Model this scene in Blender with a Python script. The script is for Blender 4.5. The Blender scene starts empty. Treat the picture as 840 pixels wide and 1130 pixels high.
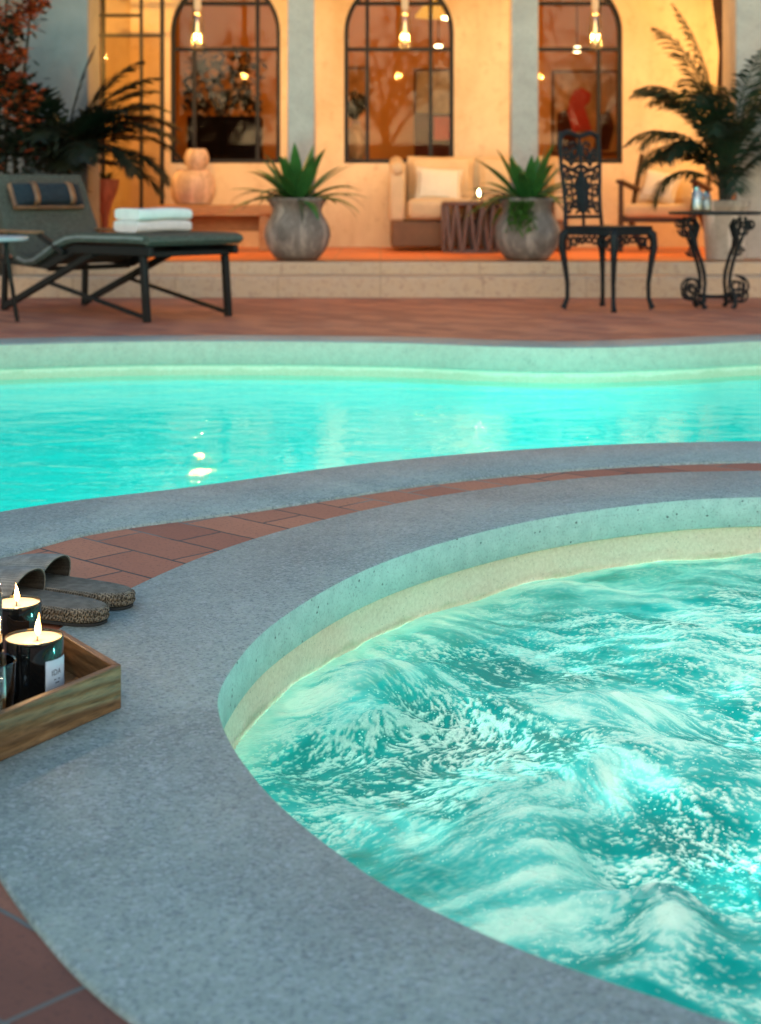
import bpy, math, random
import numpy as np
from mathutils import Vector, Matrix

random.seed(11)
rng = np.random.default_rng(5)
PI = math.pi
F, CX, HY, H = 1700.0, 420.0, 215.0, 0.62      # focal (px of the 840 wide photo), principal column, horizon row, eye height
sc = bpy.context.scene
COL = sc.collection


def at(px, py, D):
    return Vector(((px - CX) * D / F, D, H - (py - HY) * D / F))


def gr(px, py, z=0.0):
    D = F * (H - z) / (py - HY)
    return Vector(((px - CX) * D / F, D, z))


# ------------------------------------------------------------------ mesh builder
class MB:
    def __init__(self):
        self.v, self.f = [], []

    def add(self, verts, faces, M=None):
        b = len(self.v)
        self.v += [tuple(M @ Vector(p)) if M else tuple(p) for p in verts]
        self.f += [tuple(i + b for i in f) for f in faces]
        return self

    def box(self, c, s, M=None, rz=0.0):
        x, y, z = s[0] / 2, s[1] / 2, s[2] / 2
        R = Matrix.Rotation(rz, 4, 'Z')
        vs = [tuple(Vector(c) + R @ Vector((i * x, j * y, k * z))) for i in (-1, 1) for j in (-1, 1) for k in (-1, 1)]
        fs = [(0, 1, 3, 2), (4, 6, 7, 5), (0, 4, 5, 1), (2, 3, 7, 6), (0, 2, 6, 4), (1, 5, 7, 3)]
        return self.add(vs, fs, M)

    def bar(self, a, b, w, h, up=(0, 0, 1)):
        a, b = Vector(a), Vector(b)
        d = (b - a).normalized()
        u = Vector(up)
        s = d.cross(u)
        if s.length < 1e-4:
            s = d.cross(Vector((0, 1, 0)))
        s.normalize()
        u = s.cross(d).normalized()
        vs = []
        for p in (a, b):
            for i, j in ((-1, -1), (1, -1), (1, 1), (-1, 1)):
                vs.append(p + s * i * w / 2 + u * j * h / 2)
        fs = [(0, 1, 2, 3), (7, 6, 5, 4), (0, 4, 5, 1), (1, 5, 6, 2), (2, 6, 7, 3), (3, 7, 4, 0)]
        return self.add(vs, fs)

    def tube(self, pts, r, n=8, closed=False, flat=1.0):
        pts = [Vector(p) for p in pts]
        N = len(pts)
        rs = r if isinstance(r, (list, tuple)) else [r] * N
        rings = []
        prev = None
        for i, p in enumerate(pts):
            if closed:
                t = pts[(i + 1) % N] - pts[i - 1]
            else:
                t = pts[min(i + 1, N - 1)] - pts[max(i - 1, 0)]
            if t.length < 1e-9:
                t = Vector((0, 0, 1))
            t.normalize()
            if prev is None:
                a = Vector((0, 0, 1)) if abs(t.z) < .9 else Vector((1, 0, 0))
                u = (a - t * a.dot(t)).normalized()
            else:
                u = (prev - t * prev.dot(t))
                u = u.normalized() if u.length > 1e-6 else prev
            prev = u
            w = t.cross(u)
            rings.append([p + (u * math.cos(2 * PI * k / n) + w * math.sin(2 * PI * k / n) * flat) * rs[i] for k in range(n)])
        vs = [q for R in rings for q in R]
        fs = []
        for i in range(N if closed else N - 1):
            j = (i + 1) % N
            for k in range(n):
                l = (k + 1) % n
                fs.append((i * n + k, i * n + l, j * n + l, j * n + k))
        if not closed:
            fs.append(tuple(range(n - 1, -1, -1)))
            fs.append(tuple((N - 1) * n + k for k in range(n)))
        return self.add(vs, fs)

    def lathe(self, prof, n=40, c=(0, 0, 0), wob=0.0):
        vs, fs = [], []
        for (r, z) in prof:
            for k in range(n):
                a = 2 * PI * k / n
                q = r * (1 + wob * math.sin(3 * a + z * 9) + wob * .6 * math.sin(5 * a - z * 23))
                vs.append((c[0] + q * math.cos(a), c[1] + q * math.sin(a), c[2] + z))
        for i in range(len(prof) - 1):
            for k in range(n):
                l = (k + 1) % n
                fs.append((i * n + k, i * n + l, (i + 1) * n + l, (i + 1) * n + k))
        if prof[0][0] > 1e-5:
            fs.append(tuple(range(n - 1, -1, -1)))
        if prof[-1][0] > 1e-5:
            fs.append(tuple((len(prof) - 1) * n + k for k in range(n)))
        return self.add(vs, fs)

    def prism(self, poly, z0, z1):
        n = len(poly)
        vs = [(p[0], p[1], z0) for p in poly] + [(p[0], p[1], z1) for p in poly]
        fs = [tuple(range(n - 1, -1, -1)), tuple(range(n, 2 * n))]
        fs += [(i, (i + 1) % n, n + (i + 1) % n, n + i) for i in range(n)]
        return self.add(vs, fs)

    def sheet(self, prof, y0, y1, th, ny=1):
        """profile of (x, z) points given thickness th downwards along its normal, swept from y0 to y1"""
        P = [Vector((p[0], p[1])) for p in prof]
        lo = []
        for i, p in enumerate(P):
            t = (P[min(i + 1, len(P) - 1)] - P[max(i - 1, 0)]).normalized()
            nrm = Vector((-t.y, t.x))
            if nrm.y < 0:
                nrm = -nrm
            lo.append(p - nrm * th)
        ring = P + lo[::-1]
        n = len(ring)
        vs = [(q.x, y, q.y) for y in (y0, y1) for q in ring]
        fs = [(i, (i + 1) % n, n + (i + 1) % n, n + i) for i in range(n)]
        m = len(P)
        for i in range(m - 1):
            a, b, c, d = i, i + 1, n - 2 - i, n - 1 - i
            fs.append((a, d, c, b))
            fs.append((n + a, n + b, n + c, n + d))
        return self.add(vs, fs)

    def build(self, name, m, parent=None, world=False, bevel=0.0, seg=2, smooth=True, angle=35, sub=0, loc=None, rot=None):
        me = bpy.data.meshes.new(name)
        v = self.v
        if world and parent is not None:
            o = Vector((0, 0, 0))
            p = parent
            while p is not None:
                o += p.location
                p = p.parent
            v = [(a[0] - o.x, a[1] - o.y, a[2] - o.z) for a in v]
        me.from_pydata([tuple(a) for a in v], [], self.f)
        me.validate()
        return link(name, me, m, parent, bevel, seg, smooth, angle, sub, loc, rot)


def fix_normals(me):
    import bmesh
    bm = bmesh.new()
    bm.from_mesh(me)
    bmesh.ops.recalc_face_normals(bm, faces=bm.faces)
    bm.to_mesh(me)
    bm.free()


def link(name, me, m, parent=None, bevel=0, seg=2, smooth=True, angle=35, sub=0, loc=None, rot=None, fix=True):
    if fix:
        fix_normals(me)
    if smooth:
        me.polygons.foreach_set('use_smooth', [True] * len(me.polygons))
        me.set_sharp_from_angle(angle=math.radians(angle))
    if m:
        me.materials.append(m)
    o = bpy.data.objects.new(name, me)
    COL.objects.link(o)
    if parent:
        o.parent = parent
    if loc is not None:
        o.location = loc
    if rot is not None:
        o.rotation_euler = rot
    if bevel:
        b = o.modifiers.new('bevel', 'BEVEL')
        b.width = bevel
        b.segments = seg
        b.limit_method = 'ANGLE'
        b.angle_limit = math.radians(35)
    if sub:
        s = o.modifiers.new('sub', 'SUBSURF')
        s.levels = s.render_levels = sub
    return o


def tag(o, label, cat, group=None):
    o['label'] = label
    o['category'] = cat
    if group:
        o['group'] = group
    return o


def thing(name, label, cat, loc=(0, 0, 0), rz=0.0, group=None):
    o = bpy.data.objects.new(name, None)
    o.empty_display_size = .1
    COL.objects.link(o)
    o.location = loc
    o.rotation_euler = (0, 0, rz)
    return tag(o, label, cat, group)


def dup(root, loc, rz, label=None, scale=None):
    r = root.copy()
    COL.objects.link(r)
    r.location = loc
    r.rotation_euler = (0, 0, rz)
    if scale:
        r.scale = scale
    if label:
        r['label'] = label
    def rec(src, dst):
        for ch in [o for o in bpy.data.objects if o.parent == src]:
            c = ch.copy()
            COL.objects.link(c)
            c.parent = dst
            rec(ch, c)
    rec(root, r)
    return r


def struct(o, kind='structure'):
    o['kind'] = kind
    return o


# ------------------------------------------------------------------ materials
class NT:
    def __init__(s, name):
        s.m = bpy.data.materials.new(name)
        s.m.use_nodes = True
        s.t = s.m.node_tree
        s.t.nodes.clear()
        s.out = s.t.nodes.new('ShaderNodeOutputMaterial')

    def n(s, typ, ins=None, **props):
        nd = s.t.nodes.new('ShaderNode' + typ)
        for k, v in props.items():
            setattr(nd, k, v)
        for k, v in (ins or {}).items():
            sock = nd.inputs[k]
            if isinstance(v, bpy.types.NodeSocket):
                s.t.links.new(v, sock)
            elif isinstance(v, bpy.types.Node):
                s.t.links.new(v.outputs[0], sock)
            else:
                if hasattr(sock.default_value, '__len__') and len(sock.default_value) == 4 and len(v) == 3:
                    v = (*v, 1)
                sock.default_value = v
        return nd

    def mix(s, f, a, b, blend='MIX'):
        nd = s.n('Mix', data_type='RGBA', blend_type=blend, clamp_factor=True)
        for i, v in ((0, f), (6, a), (7, b)):
            if isinstance(v, bpy.types.NodeSocket):
                s.t.links.new(v, nd.inputs[i])
            else:
                nd.inputs[i].default_value = v if i == 0 else (*v, 1)
        return nd.outputs[2]

    def ramp(s, f, stops, interp='LINEAR'):
        nd = s.n('ValToRGB', {'Fac': f})
        e = nd.color_ramp.elements
        nd.color_ramp.interpolation = interp
        while len(e) < len(stops):
            e.new(.5)
        for el, (p, c) in zip(e, stops):
            el.position = p
            el.color = (c, c, c, 1) if not hasattr(c, '__len__') else (*c, 1)
        return nd.outputs[0]

    def math(s, op, a, b=0.0, c=None):
        nd = s.n('Math', operation=op)
        for i, v in enumerate((a, b) if c is None else (a, b, c)):
            if isinstance(v, bpy.types.NodeSocket):
                s.t.links.new(v, nd.inputs[i])
            else:
                nd.inputs[i].default_value = v
        return nd.outputs[0]

    def coord(s, kind='Object', scale=(1, 1, 1), rot=(0, 0, 0), loc=(0, 0, 0)):
        if kind == 'World':
            v = s.n('NewGeometry').outputs['Position']
        else:
            v = s.n('TexCoord').outputs[kind]
        return s.n('Mapping', {'Vector': v, 'Scale': scale, 'Rotation': rot, 'Location': loc}).outputs[0]

    def noise(s, vec, scale, detail=4, rough=.55, dist=0.0):
        return s.n('TexNoise', {'Vector': vec, 'Scale': scale, 'Detail': detail, 'Roughness': rough, 'Distortion': dist}).outputs[0]

    def bump(s, h, strength=.3, dist=.01, normal=None):
        d = {'Height': h, 'Strength': strength, 'Distance': dist}
        if normal is not None:
            d['Normal'] = normal
        return s.n('Bump', d).outputs[0]

    def done(s, shader):
        s.t.links.new(shader if isinstance(shader, bpy.types.NodeSocket) else shader.outputs[0], s.out.inputs[0])
        return s.m

    def pbr(s, col, rough=.6, normal=None, metal=0.0, spec=.5, **extra):
        d = {'Base Color': col, 'Roughness': rough, 'Metallic': metal, 'Specular IOR Level': spec}
        if normal is not None:
            d['Normal'] = normal
        d.update(extra)
        return s.n('BsdfPrincipled', d)


def simple(name, col, rough=.6, var=.25, scale=12, bump=.0, bscale=60, metal=0.0, spec=.5, kind='Object', bdist=.005, **extra):
    t = NT(name)
    v = t.coord(kind)
    f = t.noise(v, scale, 5, .6)
    lo = tuple(c * (1 - var) for c in col)
    hi = tuple(min(1, c * (1 + var)) for c in col)
    c = t.mix(t.ramp(f, [(.3, 0), (.7, 1)]), lo, hi)
    nrm = t.bump(t.noise(v, bscale, 4), bump, bdist) if bump else None
    return t.done(t.pbr(c, rough, nrm, metal, spec, **extra))


def mk_coping():
    t = NT('cast_stone')
    v = t.coord('World')
    big = t.noise(v, 3.2, 5, .6, .4)
    mid = t.noise(v, 38, 4, .65)
    fine = t.noise(v, 235, 3, .7)
    vor = t.n('TexVoronoi', {'Vector': v, 'Scale': 250.0})
    cell = t.n('SeparateColor', {'Color': vor.outputs['Color']}).outputs[0]
    c = t.mix(t.ramp(big, [(.3, 0), (.7, 1)]), (.275, .318, .290), (.370, .408, .368))
    c = t.mix(1.0, c, (1.03, 1.05, .97), 'MULTIPLY')
    stain = t.noise(v, 1.3, 6, .7, 1.2)
    c = t.mix(t.ramp(stain, [(.44, 0), (.62, .75)]), c, t.mix(1.0, c, (.62, .68, .70), 'MULTIPLY'))
    c = t.mix(t.ramp(t.noise(v, 6.5, 4, .65, .8), [(.50, 0), (.70, .6)]), c, t.mix(1.0, c, (1.28, 1.25, 1.18), 'MULTIPLY'))
    c = t.mix(t.ramp(mid, [(.35, 0), (.68, 1)]), c, t.mix(1.0, c, (1.18, 1.16, 1.13), 'MULTIPLY'))
    c = t.mix(t.ramp(cell, [(.0, .65), (.14, .25), (.26, 0)]), c, (.14, .175, .175))
    c = t.mix(t.ramp(cell, [(.72, 0), (.86, .4), (1, .75)]), c, (.50, .53, .50))
    c = t.mix(t.ramp(fine, [(.36, .6), (.46, 0)]), c, (.12, .15, .15))
    c = t.mix(t.ramp(t.noise(v, 420, 2, .7), [(.56, 0), (.68, .5)]), c, (.50, .53, .50))
    c = t.mix(t.ramp(t.noise(v, 120, 3, .6), [(.60, 0), (.70, .5)]), c, (.13, .165, .17))
    c = t.mix(t.ramp(t.noise(v, 90, 2), [(.68, 0), (.78, .4)]), c, (.40, .31, .25))
    h = t.math('ADD', t.math('MULTIPLY', fine, .7), t.math('MULTIPLY', mid, .5))
    nrm = t.bump(h, .40, .004)
    return t.done(t.pbr(c, .56, nrm, spec=.5))


def mk_lip(name, lo, hi):
    t = NT(name)
    v = t.coord('World')
    c = t.mix(t.ramp(t.noise(v, 30, 5, .65), [(.3, 0), (.7, 1)]), lo, hi)
    pit = t.n('TexVoronoi', {'Vector': t.coord('World', scale=(1, 1, 1.4)), 'Scale': 62.0}).outputs['Distance']
    gate = t.ramp(t.noise(v, 24, 3), [(.50, 0), (.62, 1)])
    pm = t.math('MULTIPLY', t.ramp(pit, [(.10, 1), (.22, 0)]), gate)
    c = t.mix(pm, c, (.10, .11, .10))
    c = t.mix(t.ramp(t.noise(v, 240, 2, .7), [(.32, .5), (.45, 0)]), c, (.2, .22, .2))
    h = t.math('SUBTRACT', t.math('MULTIPLY', t.noise(v, 150, 4), .4), pm)
    return t.done(t.pbr(c, .65, t.bump(h, .6, .004), spec=.3))


def mk_pavers():
    t = NT('terracotta_pavers')
    v = t.coord('World', rot=(0, 0, math.radians(43)), loc=(.045, -.04, 0))
    wob = t.n('VectorMath', {0: v, 1: t.n('VectorMath', {0: t.n('TexNoise', {'Vector': v, 'Scale': 25.0}).outputs[1], 1: (.004, .004, 0)}, operation='MULTIPLY').outputs[0]}, operation='ADD').outputs[0]
    br = t.n('TexBrick', {'Vector': wob, 'Color1': (.56, .195, .10), 'Color2': (.34, .105, .06), 'Mortar': (.15, .13, .11), 'Scale': 1.0,
                          'Mortar Size': .0028, 'Mortar Smooth': .25, 'Bias': .0, 'Brick Width': .21, 'Row Height': .102}, offset=.5)
    c = br.outputs[0]
    mort = br.outputs[1]
    c = t.mix(t.ramp(t.noise(v, 9, 5, .65), [(.3, 0), (.75, .55)]), c, t.mix(1.0, c, (1.25, 1.3, 1.3), 'MULTIPLY'))
    c = t.mix(t.ramp(t.noise(v, 160, 3, .7), [(.32, .55), (.46, 0)]), c, (.16, .06, .045))
    # some joints are pale, some are dirty
    jc = t.mix(t.ramp(t.noise(v, 2.6, 2), [(.50, 0), (.62, 1)]), (.085, .07, .06), (.30, .26, .21))
    c = t.mix(mort, c, jc)
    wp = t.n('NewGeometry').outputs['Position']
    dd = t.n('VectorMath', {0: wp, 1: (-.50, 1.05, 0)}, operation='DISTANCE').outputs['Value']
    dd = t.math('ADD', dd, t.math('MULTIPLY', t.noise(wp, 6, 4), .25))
    painted_falloff = t.ramp(dd, [(.40, 1), (.56, 0)])  # light falloff painted into the paver colour as a darker patch
    c = t.mix(painted_falloff, c, t.mix(1.0, c, (.56, .60, .62), 'MULTIPLY'))
    h = t.math('SUBTRACT', t.math('MULTIPLY', t.noise(v, 120, 4), .25), mort)
    return t.done(t.pbr(c, .7, t.bump(h, .7, .003), spec=.35))


def mk_stone(name, a, b, speck=(.3, .25, .2), scale=5):
    t = NT(name)
    v = t.coord('World')
    c = t.mix(t.ramp(t.noise(v, scale, 6, .65, .6), [(.3, 0), (.7, 1)]), a, b)
    c = t.mix(t.ramp(t.noise(v, scale * 9, 4, .7), [(.55, 0), (.7, .6)]), c, speck)
    return t.done(t.pbr(c, .75, t.bump(t.noise(v, 70, 5), .35, .006), spec=.3))


def mk_wall():  # warm plaster
    t = NT('ochre_plaster')
    v = t.coord('World')
    c = t.mix(t.ramp(t.noise(v, 1.6, 6, .62, .5), [(.28, 0), (.72, 1)]), (.60, .45, .28), (.82, .68, .47))
    c = t.mix(t.ramp(t.noise(v, 14, 4, .7), [(.54, 0), (.74, .5)]), c, (.46, .31, .17))
    c = t.mix(t.ramp(t.noise(t.coord('World', scale=(5, 5, .9)), 1.0, 5, .6, .4), [(.52, 0), (.72, .4)]), c, (.50, .36, .22))
    return t.done(t.pbr(c, .85, t.bump(t.noise(v, 22, 6, .6), .25, .012), spec=.2))


def mk_step():
    t = NT('step_stone')
    v = t.coord('World')
    vx = t.n('SeparateXYZ', {'Vector': v}).outputs
    uv = t.n('CombineXYZ', {'X': vx[0], 'Y': t.math('ADD', vx[1], vx[2])}).outputs[0]
    br = t.n('TexBrick', {'Vector': uv, 'Color1': (.58, .385, .23), 'Color2': (.48, .30, .175), 'Mortar': (.40, .26, .15), 'Scale': 1.0,
                          'Mortar Size': .004, 'Brick Width': .62, 'Row Height': 3.0}, offset=.5)
    c = t.mix(t.ramp(t.noise(v, 11, 5, .7, .5), [(.4, 0), (.75, .6)]), br.outputs[0], (.54, .39, .27))
    c = t.mix(t.ramp(t.noise(v, 30, 4, .7, .6), [(.52, 0), (.70, .6)]), c, (.30, .15, .10))
    return t.done(t.pbr(c, .7, t.bump(t.noise(v, 60, 4), .3, .006)))


def mk_porch_tile():
    t = NT('terracotta_floor_tile')
    v = t.coord('World')
    br = t.n('TexBrick', {'Vector': v, 'Color1': (.70, .19, .055), 'Color2': (.62, .16, .045), 'Mortar': (.40, .16, .08), 'Scale': 1.0,
                          'Mortar Size': .005, 'Brick Width': .3, 'Row Height': .3}, offset=0.0)
    c = t.mix(t.ramp(t.noise(v, 7, 4), [(.35, 0), (.7, .5)]), br.outputs[0], (.74, .24, .08))
    return t.done(t.pbr(c, .45))


def mk_wood(name, a, b, c3, rough=.5, stretch=(5, 55, 55), spec=.4):
    t = NT(name)
    v = t.coord('Object', scale=stretch)
    n1 = t.noise(v, 1.0, 6, .62, 1.4)
    w = t.n('TexWave', {'Vector': t.coord('Object', scale=(2.2, 13, 13), rot=(0, math.radians(17), 0)), 'Scale': 1.6, 'Distortion': 7.0, 'Detail': 3.0, 'Detail Scale': 1.3},
            wave_type='BANDS', bands_direction='Z').outputs[1]
    c = t.mix(t.ramp(n1, [(.3, 0), (.7, 1)]), a, b)
    c = t.mix(t.ramp(w, [(.2, 0), (.8, .5)]), c, c3)
    fine = t.noise(t.coord('Object', scale=(stretch[0] * 3, stretch[1] * 5, stretch[2] * 5)), 1.0, 3)
    c = t.mix(t.ramp(fine, [(.35, .6), (.5, 0)]), c, tuple(x * .35 for x in a))
    return t.done(t.pbr(c, rough, t.bump(t.math('ADD', n1, t.math('MULTIPLY', w, .8)), .35, .003), spec=spec))


def mk_weave(name, a, b, scale=420, rough=.85, bump=.8, dist=.002):
    t = NT(name)
    v = t.coord('Object')
    w1 = t.n('TexWave', {'Vector': v, 'Scale': scale / 6.28, 'Distortion': 1.2, 'Detail': 1.0}, wave_type='BANDS', bands_direction='X').outputs[1]
    w2 = t.n('TexWave', {'Vector': v, 'Scale': scale / 6.28, 'Distortion': 1.2, 'Detail': 1.0}, wave_type='BANDS', bands_direction='Y').outputs[1]
    h = t.math('MAXIMUM', w1, w2)
    c = t.mix(t.ramp(h, [(.25, 0), (.9, 1)]), a, b)
    c = t.mix(t.ramp(t.noise(v, 60, 3), [(.35, .5), (.65, 0)]), c, tuple(x * .6 for x in a))
    return t.done(t.pbr(c, rough, t.bump(h, bump, dist), spec=.2))


def mk_glass(name, tint=(.95, .97, .97), rough=.02, refl=1.0):
    t = NT(name)
    fr = t.n('Fresnel', {'IOR': 1.5}).outputs[0]
    tr = t.n('BsdfTransparent', {'Color': tint})
    gl = t.n('BsdfGlossy', {'Color': (1, 1, 1), 'Roughness': rough})
    f = t.math('MULTIPLY', fr, refl)
    return t.done(t.n('MixShader', {0: f, 1: tr, 2: gl}))


def mk_emit(name, col, s):
    t = NT(name)
    return t.done(t.n('Emission', {'Color': col, 'Strength': s}))


def mk_leaf(name, a, b, rough=.45, trans=.25, scale=6):
    t = NT(name)
    v = t.coord('Object')
    c = t.mix(t.ramp(t.noise(v, scale, 4, .6), [(.3, 0), (.7, 1)]), a, b)
    p = t.pbr(c, rough, spec=.4)
    tl = t.n('BsdfTranslucent', {'Color': c})
    return t.done(t.n('MixShader', {0: trans, 1: p, 2: tl}))


def mk_pool_water():
    t = NT('calm_pool_water')
    v = t.coord('World')
    n1 = t.noise(t.coord('World', scale=(1.0, 1.9, 1)), 3.2, 3, .5, .5)
    n2 = t.noise(t.coord('World', scale=(1.0, 1.6, 1)), 11.0, 3, .55, .8)
    h = t.math('ADD', n1, t.math('MULTIPLY', n2, .22))
    nrm = t.bump(h, 1.0, .0085)
    fr = t.n('Fresnel', {'IOR': 1.33, 'Normal': nrm}).outputs[0]
    tr = t.n('BsdfTransparent', {'Color': (.55, .97, .95)})
    gl = t.n('BsdfGlossy', {'Color': (1, 1, 1), 'Roughness': .04, 'Normal': nrm})
    back = t.n('NewGeometry').outputs['Backfacing']
    k = t.math('ADD', 1.0, t.math('MULTIPLY', back, .0))
    return t.done(t.n('MixShader', {0: t.math('MULTIPLY', fr, k), 1: tr, 2: gl}))


def mk_spa_water():
    t = NT('bubbling_spa_water')
    foam = t.n('Attribute', attribute_name='foam').outputs['Fac']
    aer_glow = t.n('Attribute', attribute_name='aeration_glow').outputs['Fac']
    v = t.coord('World')
    mott = t.noise(v, 30, 4, .6, .6)
    a2 = t.math('ADD', aer_glow, t.math('MULTIPLY', t.math('SUBTRACT', mott, .5), .25))
    body = t.ramp(a2, [(.0, (.0, .175, .175)), (.33, (.004, .315, .305)), (.66, (.12, .52, .50)), (.86, (.42, .73, .66)), (1.0, (.80, .90, .78))])
    fl = t.noise(v, 330, 3, .7)
    fo = t.math('MULTIPLY', foam, t.ramp(fl, [(.30, .55), (.52, 1)]))
    bub = t.n('Attribute', attribute_name='bubbles').outputs['Fac']
    vo = t.n('TexVoronoi', {'Vector': v, 'Scale': 235.0, 'Randomness': 1.0})
    rnd = t.n('SeparateColor', {'Color': vo.outputs['Color']}).outputs[0]
    on = t.math('LESS_THAN', rnd, t.math('MULTIPLY', bub, .95))
    rad = t.math('ADD', .10, t.math('MULTIPLY', t.n('SeparateColor', {'Color': vo.outputs['Color']}).outputs[1], .26))
    dot = t.math('MULTIPLY', on, t.math('LESS_THAN', vo.outputs['Distance'], rad))
    fo = t.math('MAXIMUM', fo, t.math('MULTIPLY', dot, .85))
    c = t.mix(fo, body, (.94, .95, .84))
    nrm = t.bump(t.math('ADD', t.math('MULTIPLY', fo, .7), t.math('MULTIPLY', t.noise(v, 60, 4, .6), .8)), .6, .006)
    df = t.n('BsdfDiffuse', {'Color': c, 'Normal': nrm})
    tl = t.n('BsdfTranslucent', {'Color': c})
    b = t.n('MixShader', {0: .62, 1: df, 2: tl})
    clear = t.n('BsdfTransparent', {'Color': (.75, 1.0, .97)})
    b = t.n('MixShader', {0: t.math('SUBTRACT', .15, t.math('MULTIPLY', foam, .12)), 1: b, 2: clear})
    fr = t.n('Fresnel', {'IOR': 1.33, 'Normal': nrm}).outputs[0]
    gl = t.n('BsdfGlossy', {'Color': (1, 1, 1), 'Roughness': .22, 'Normal': nrm})
    return t.done(t.n('MixShader', {0: t.math('MULTIPLY', fr, .42), 1: b, 2: gl}))


def mk_band(name, a, b):
    t = NT(name)
    v = t.coord('World')
    c = t.mix(t.ramp(t.noise(v, 140, 3, .7), [(.35, 0), (.65, 1)]), a, b)
    c = t.mix(t.ramp(t.noise(v, 260, 2), [(.66, 0), (.72, .8)]), c, tuple(x * .45 for x in a))
    z = t.n('SeparateXYZ', {'Vector': v}).outputs[2]
    zz = t.math('ADD', z, t.math('MULTIPLY', t.noise(v, 9, 5, .65), -.05))
    wet = t.ramp(t.math('MULTIPLY', t.math('ADD', zz, .16), 10.0), [(.16, 1), (.26, 0)])
    c = t.mix(wet, c, t.mix(1.0, c, (.74, .80, .72), 'MULTIPLY'))
    return t.done(t.pbr(c, .6, t.bump(t.noise(v, 200, 3), .25, .003)))


def mk_clay(name, a, b, rough=.75):
    t = NT(name)
    v = t.coord('Object')
    c = t.mix(t.ramp(t.noise(v, 7, 6, .65, .8), [(.3, 0), (.7, 1)]), a, b)
    streak = t.noise(t.coord('Object', scale=(14, 14, 2.5)), 1.0, 4, .6, .5)
    c = t.mix(t.ramp(streak, [(.48, 0), (.66, .75)]), c, tuple(min(1, x * 1.75) for x in b))
    c = t.mix(t.ramp(t.noise(v, 45, 3, .7), [(.30, .5), (.42, 0)]), c, tuple(x * .4 for x in a))
    return t.done(t.pbr(c, rough, t.bump(t.noise(v, 35, 5), .4, .006), spec=.3))


M = {}
M['coping'] = mk_coping()
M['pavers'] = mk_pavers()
M['lip'] = mk_lip('pale_pitted_lip', (.36, .46, .41), (.48, .58, .51))
M['pool_lip'] = mk_lip('sandy_pitted_lip', (.47, .34, .25), (.57, .43, .32))
M['wall'] = mk_wall()
M['step'] = mk_step()
M['tile'] = mk_porch_tile()
M['pillar'] = mk_stone('limestone_pillar', (.38, .32, .265), (.49, .42, .35), (.28, .25, .22), 6)
M['greystone'] = mk_stone('weathered_grey_render', (.17, .18, .17), (.235, .24, .225), (.2, .21, .2), 4)
M['iron'] = simple('black_cast_iron', (.008, .009, .010), .55, .4, 30, .25, 90, spec=.22)
M['steel'] = simple('dark_steel', (.008, .007, .006), .5, .3, 10, spec=.25)
M['wine'] = simple('dark_gap_brown', (.05, .02, .012), .9, .4, 12)
M['weave'] = mk_weave('dark_woven_sling', (.042, .044, .033), (.125, .125, .095), 260)
M['sling_edge'] = simple('grey_fabric_edge', (.20, .19, .17), .8, .2, 20)
M['navy'] = mk_weave('navy_canvas', (.014, .022, .028), (.030, .043, .052), 380)
M['tan'] = simple('tan_leather', (.22, .10, .045), .5, .35, 15)
M['wood_arm'] = mk_wood('teak_arm', (.24, .11, .045), (.36, .18, .08), (.16, .07, .03))
M['wood_tray'] = mk_wood('walnut_tray', (.17, .078, .024), (.36, .175, .066), (.115, .050, .016), .42, (12, 110, 90))
M['wood_bench'] = mk_wood('oak_bench', (.42, .20, .07), (.55, .28, .10), (.34, .15, .05))
M['wood_chair'] = mk_wood('dark_wood_chair', (.06, .03, .015), (.10, .05, .025), (.04, .02, .01))
M['towel'] = simple('white_terry', (.80, .74, .67), .95, .06, 30, .8, 260, spec=.1, bdist=.004)
M['linen'] = simple('cream_upholstery', (.64, .48, .29), .9, .1, 8, .3, 160, spec=.15)
M['linen_light'] = simple('ivory_cushion', (.80, .72, .56), .9, .06, 8, .3, 160, spec=.15)
M['sofa_base'] = simple('brown_sofa_base', (.17, .085, .04), .7, .2, 10)
M['rope'] = simple('brown_painted_metal', (.13, .085, .075), .55, .25, 20)
M['pot'] = mk_clay('aged_clay_pot', (.115, .095, .078), (.25, .205, .17))
M['pot_pale'] = mk_clay('sandy_clay_pot', (.45, .30, .18), (.58, .40, .26))
M['pot_pale2'] = mk_clay('buff_stone_pot', (.33, .26, .19), (.44, .35, .27))
M['urn'] = mk_clay('red_clay_urn', (.16, .055, .03), (.22, .08, .045))
M['soil'] = simple('potting_soil', (.03, .022, .015), .95, .4, 40, .6, 50)
M['agave'] = mk_leaf('agave_leaf', (.022, .10, .022), (.055, .20, .045), .38, .2)
M['agave_dry'] = mk_leaf('dry_agave_leaf', (.045, .04, .022), (.07, .08, .03), .55, .2)
M['fern'] = mk_leaf('trailing_leaf', (.06, .16, .02), (.11, .24, .04), .5, .35)
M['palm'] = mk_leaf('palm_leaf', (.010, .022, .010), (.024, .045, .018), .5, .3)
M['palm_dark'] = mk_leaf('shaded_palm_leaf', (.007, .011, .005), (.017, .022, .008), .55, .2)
M['stemwood'] = simple('brown_stem', (.05, .035, .02), .8, .3, 20)
M['bract'] = mk_leaf('orange_red_bract', (.42, .060, .018), (.60, .13, .03), .6, .3, 14)
M['flame'] = mk_emit('candle_flame', (1.0, .48, .12), 6.0)
M['flame_core'] = mk_emit('candle_flame_core', (1.0, .80, .42), 20.0)
M['bulb'] = mk_emit('warm_filament', (1.0, .58, .18), 1.2)
M['spot_glow'] = mk_emit('spot_lamp_glow', (1.0, .78, .42), 8.0)
M['shade_glow'] = mk_emit('amber_shade_glow', (1.0, .42, .02), .42)
M['blackglass'] = simple('black_glass', (.006, .006, .006), .05, .1, 10, spec=.7)
M['wax'] = simple('cream_wax', (.86, .74, .52), .45, .04, 20, **{'Subsurface Weight': .5, 'Subsurface Radius': (.02, .012, .006), 'Subsurface Scale': .5})
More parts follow.
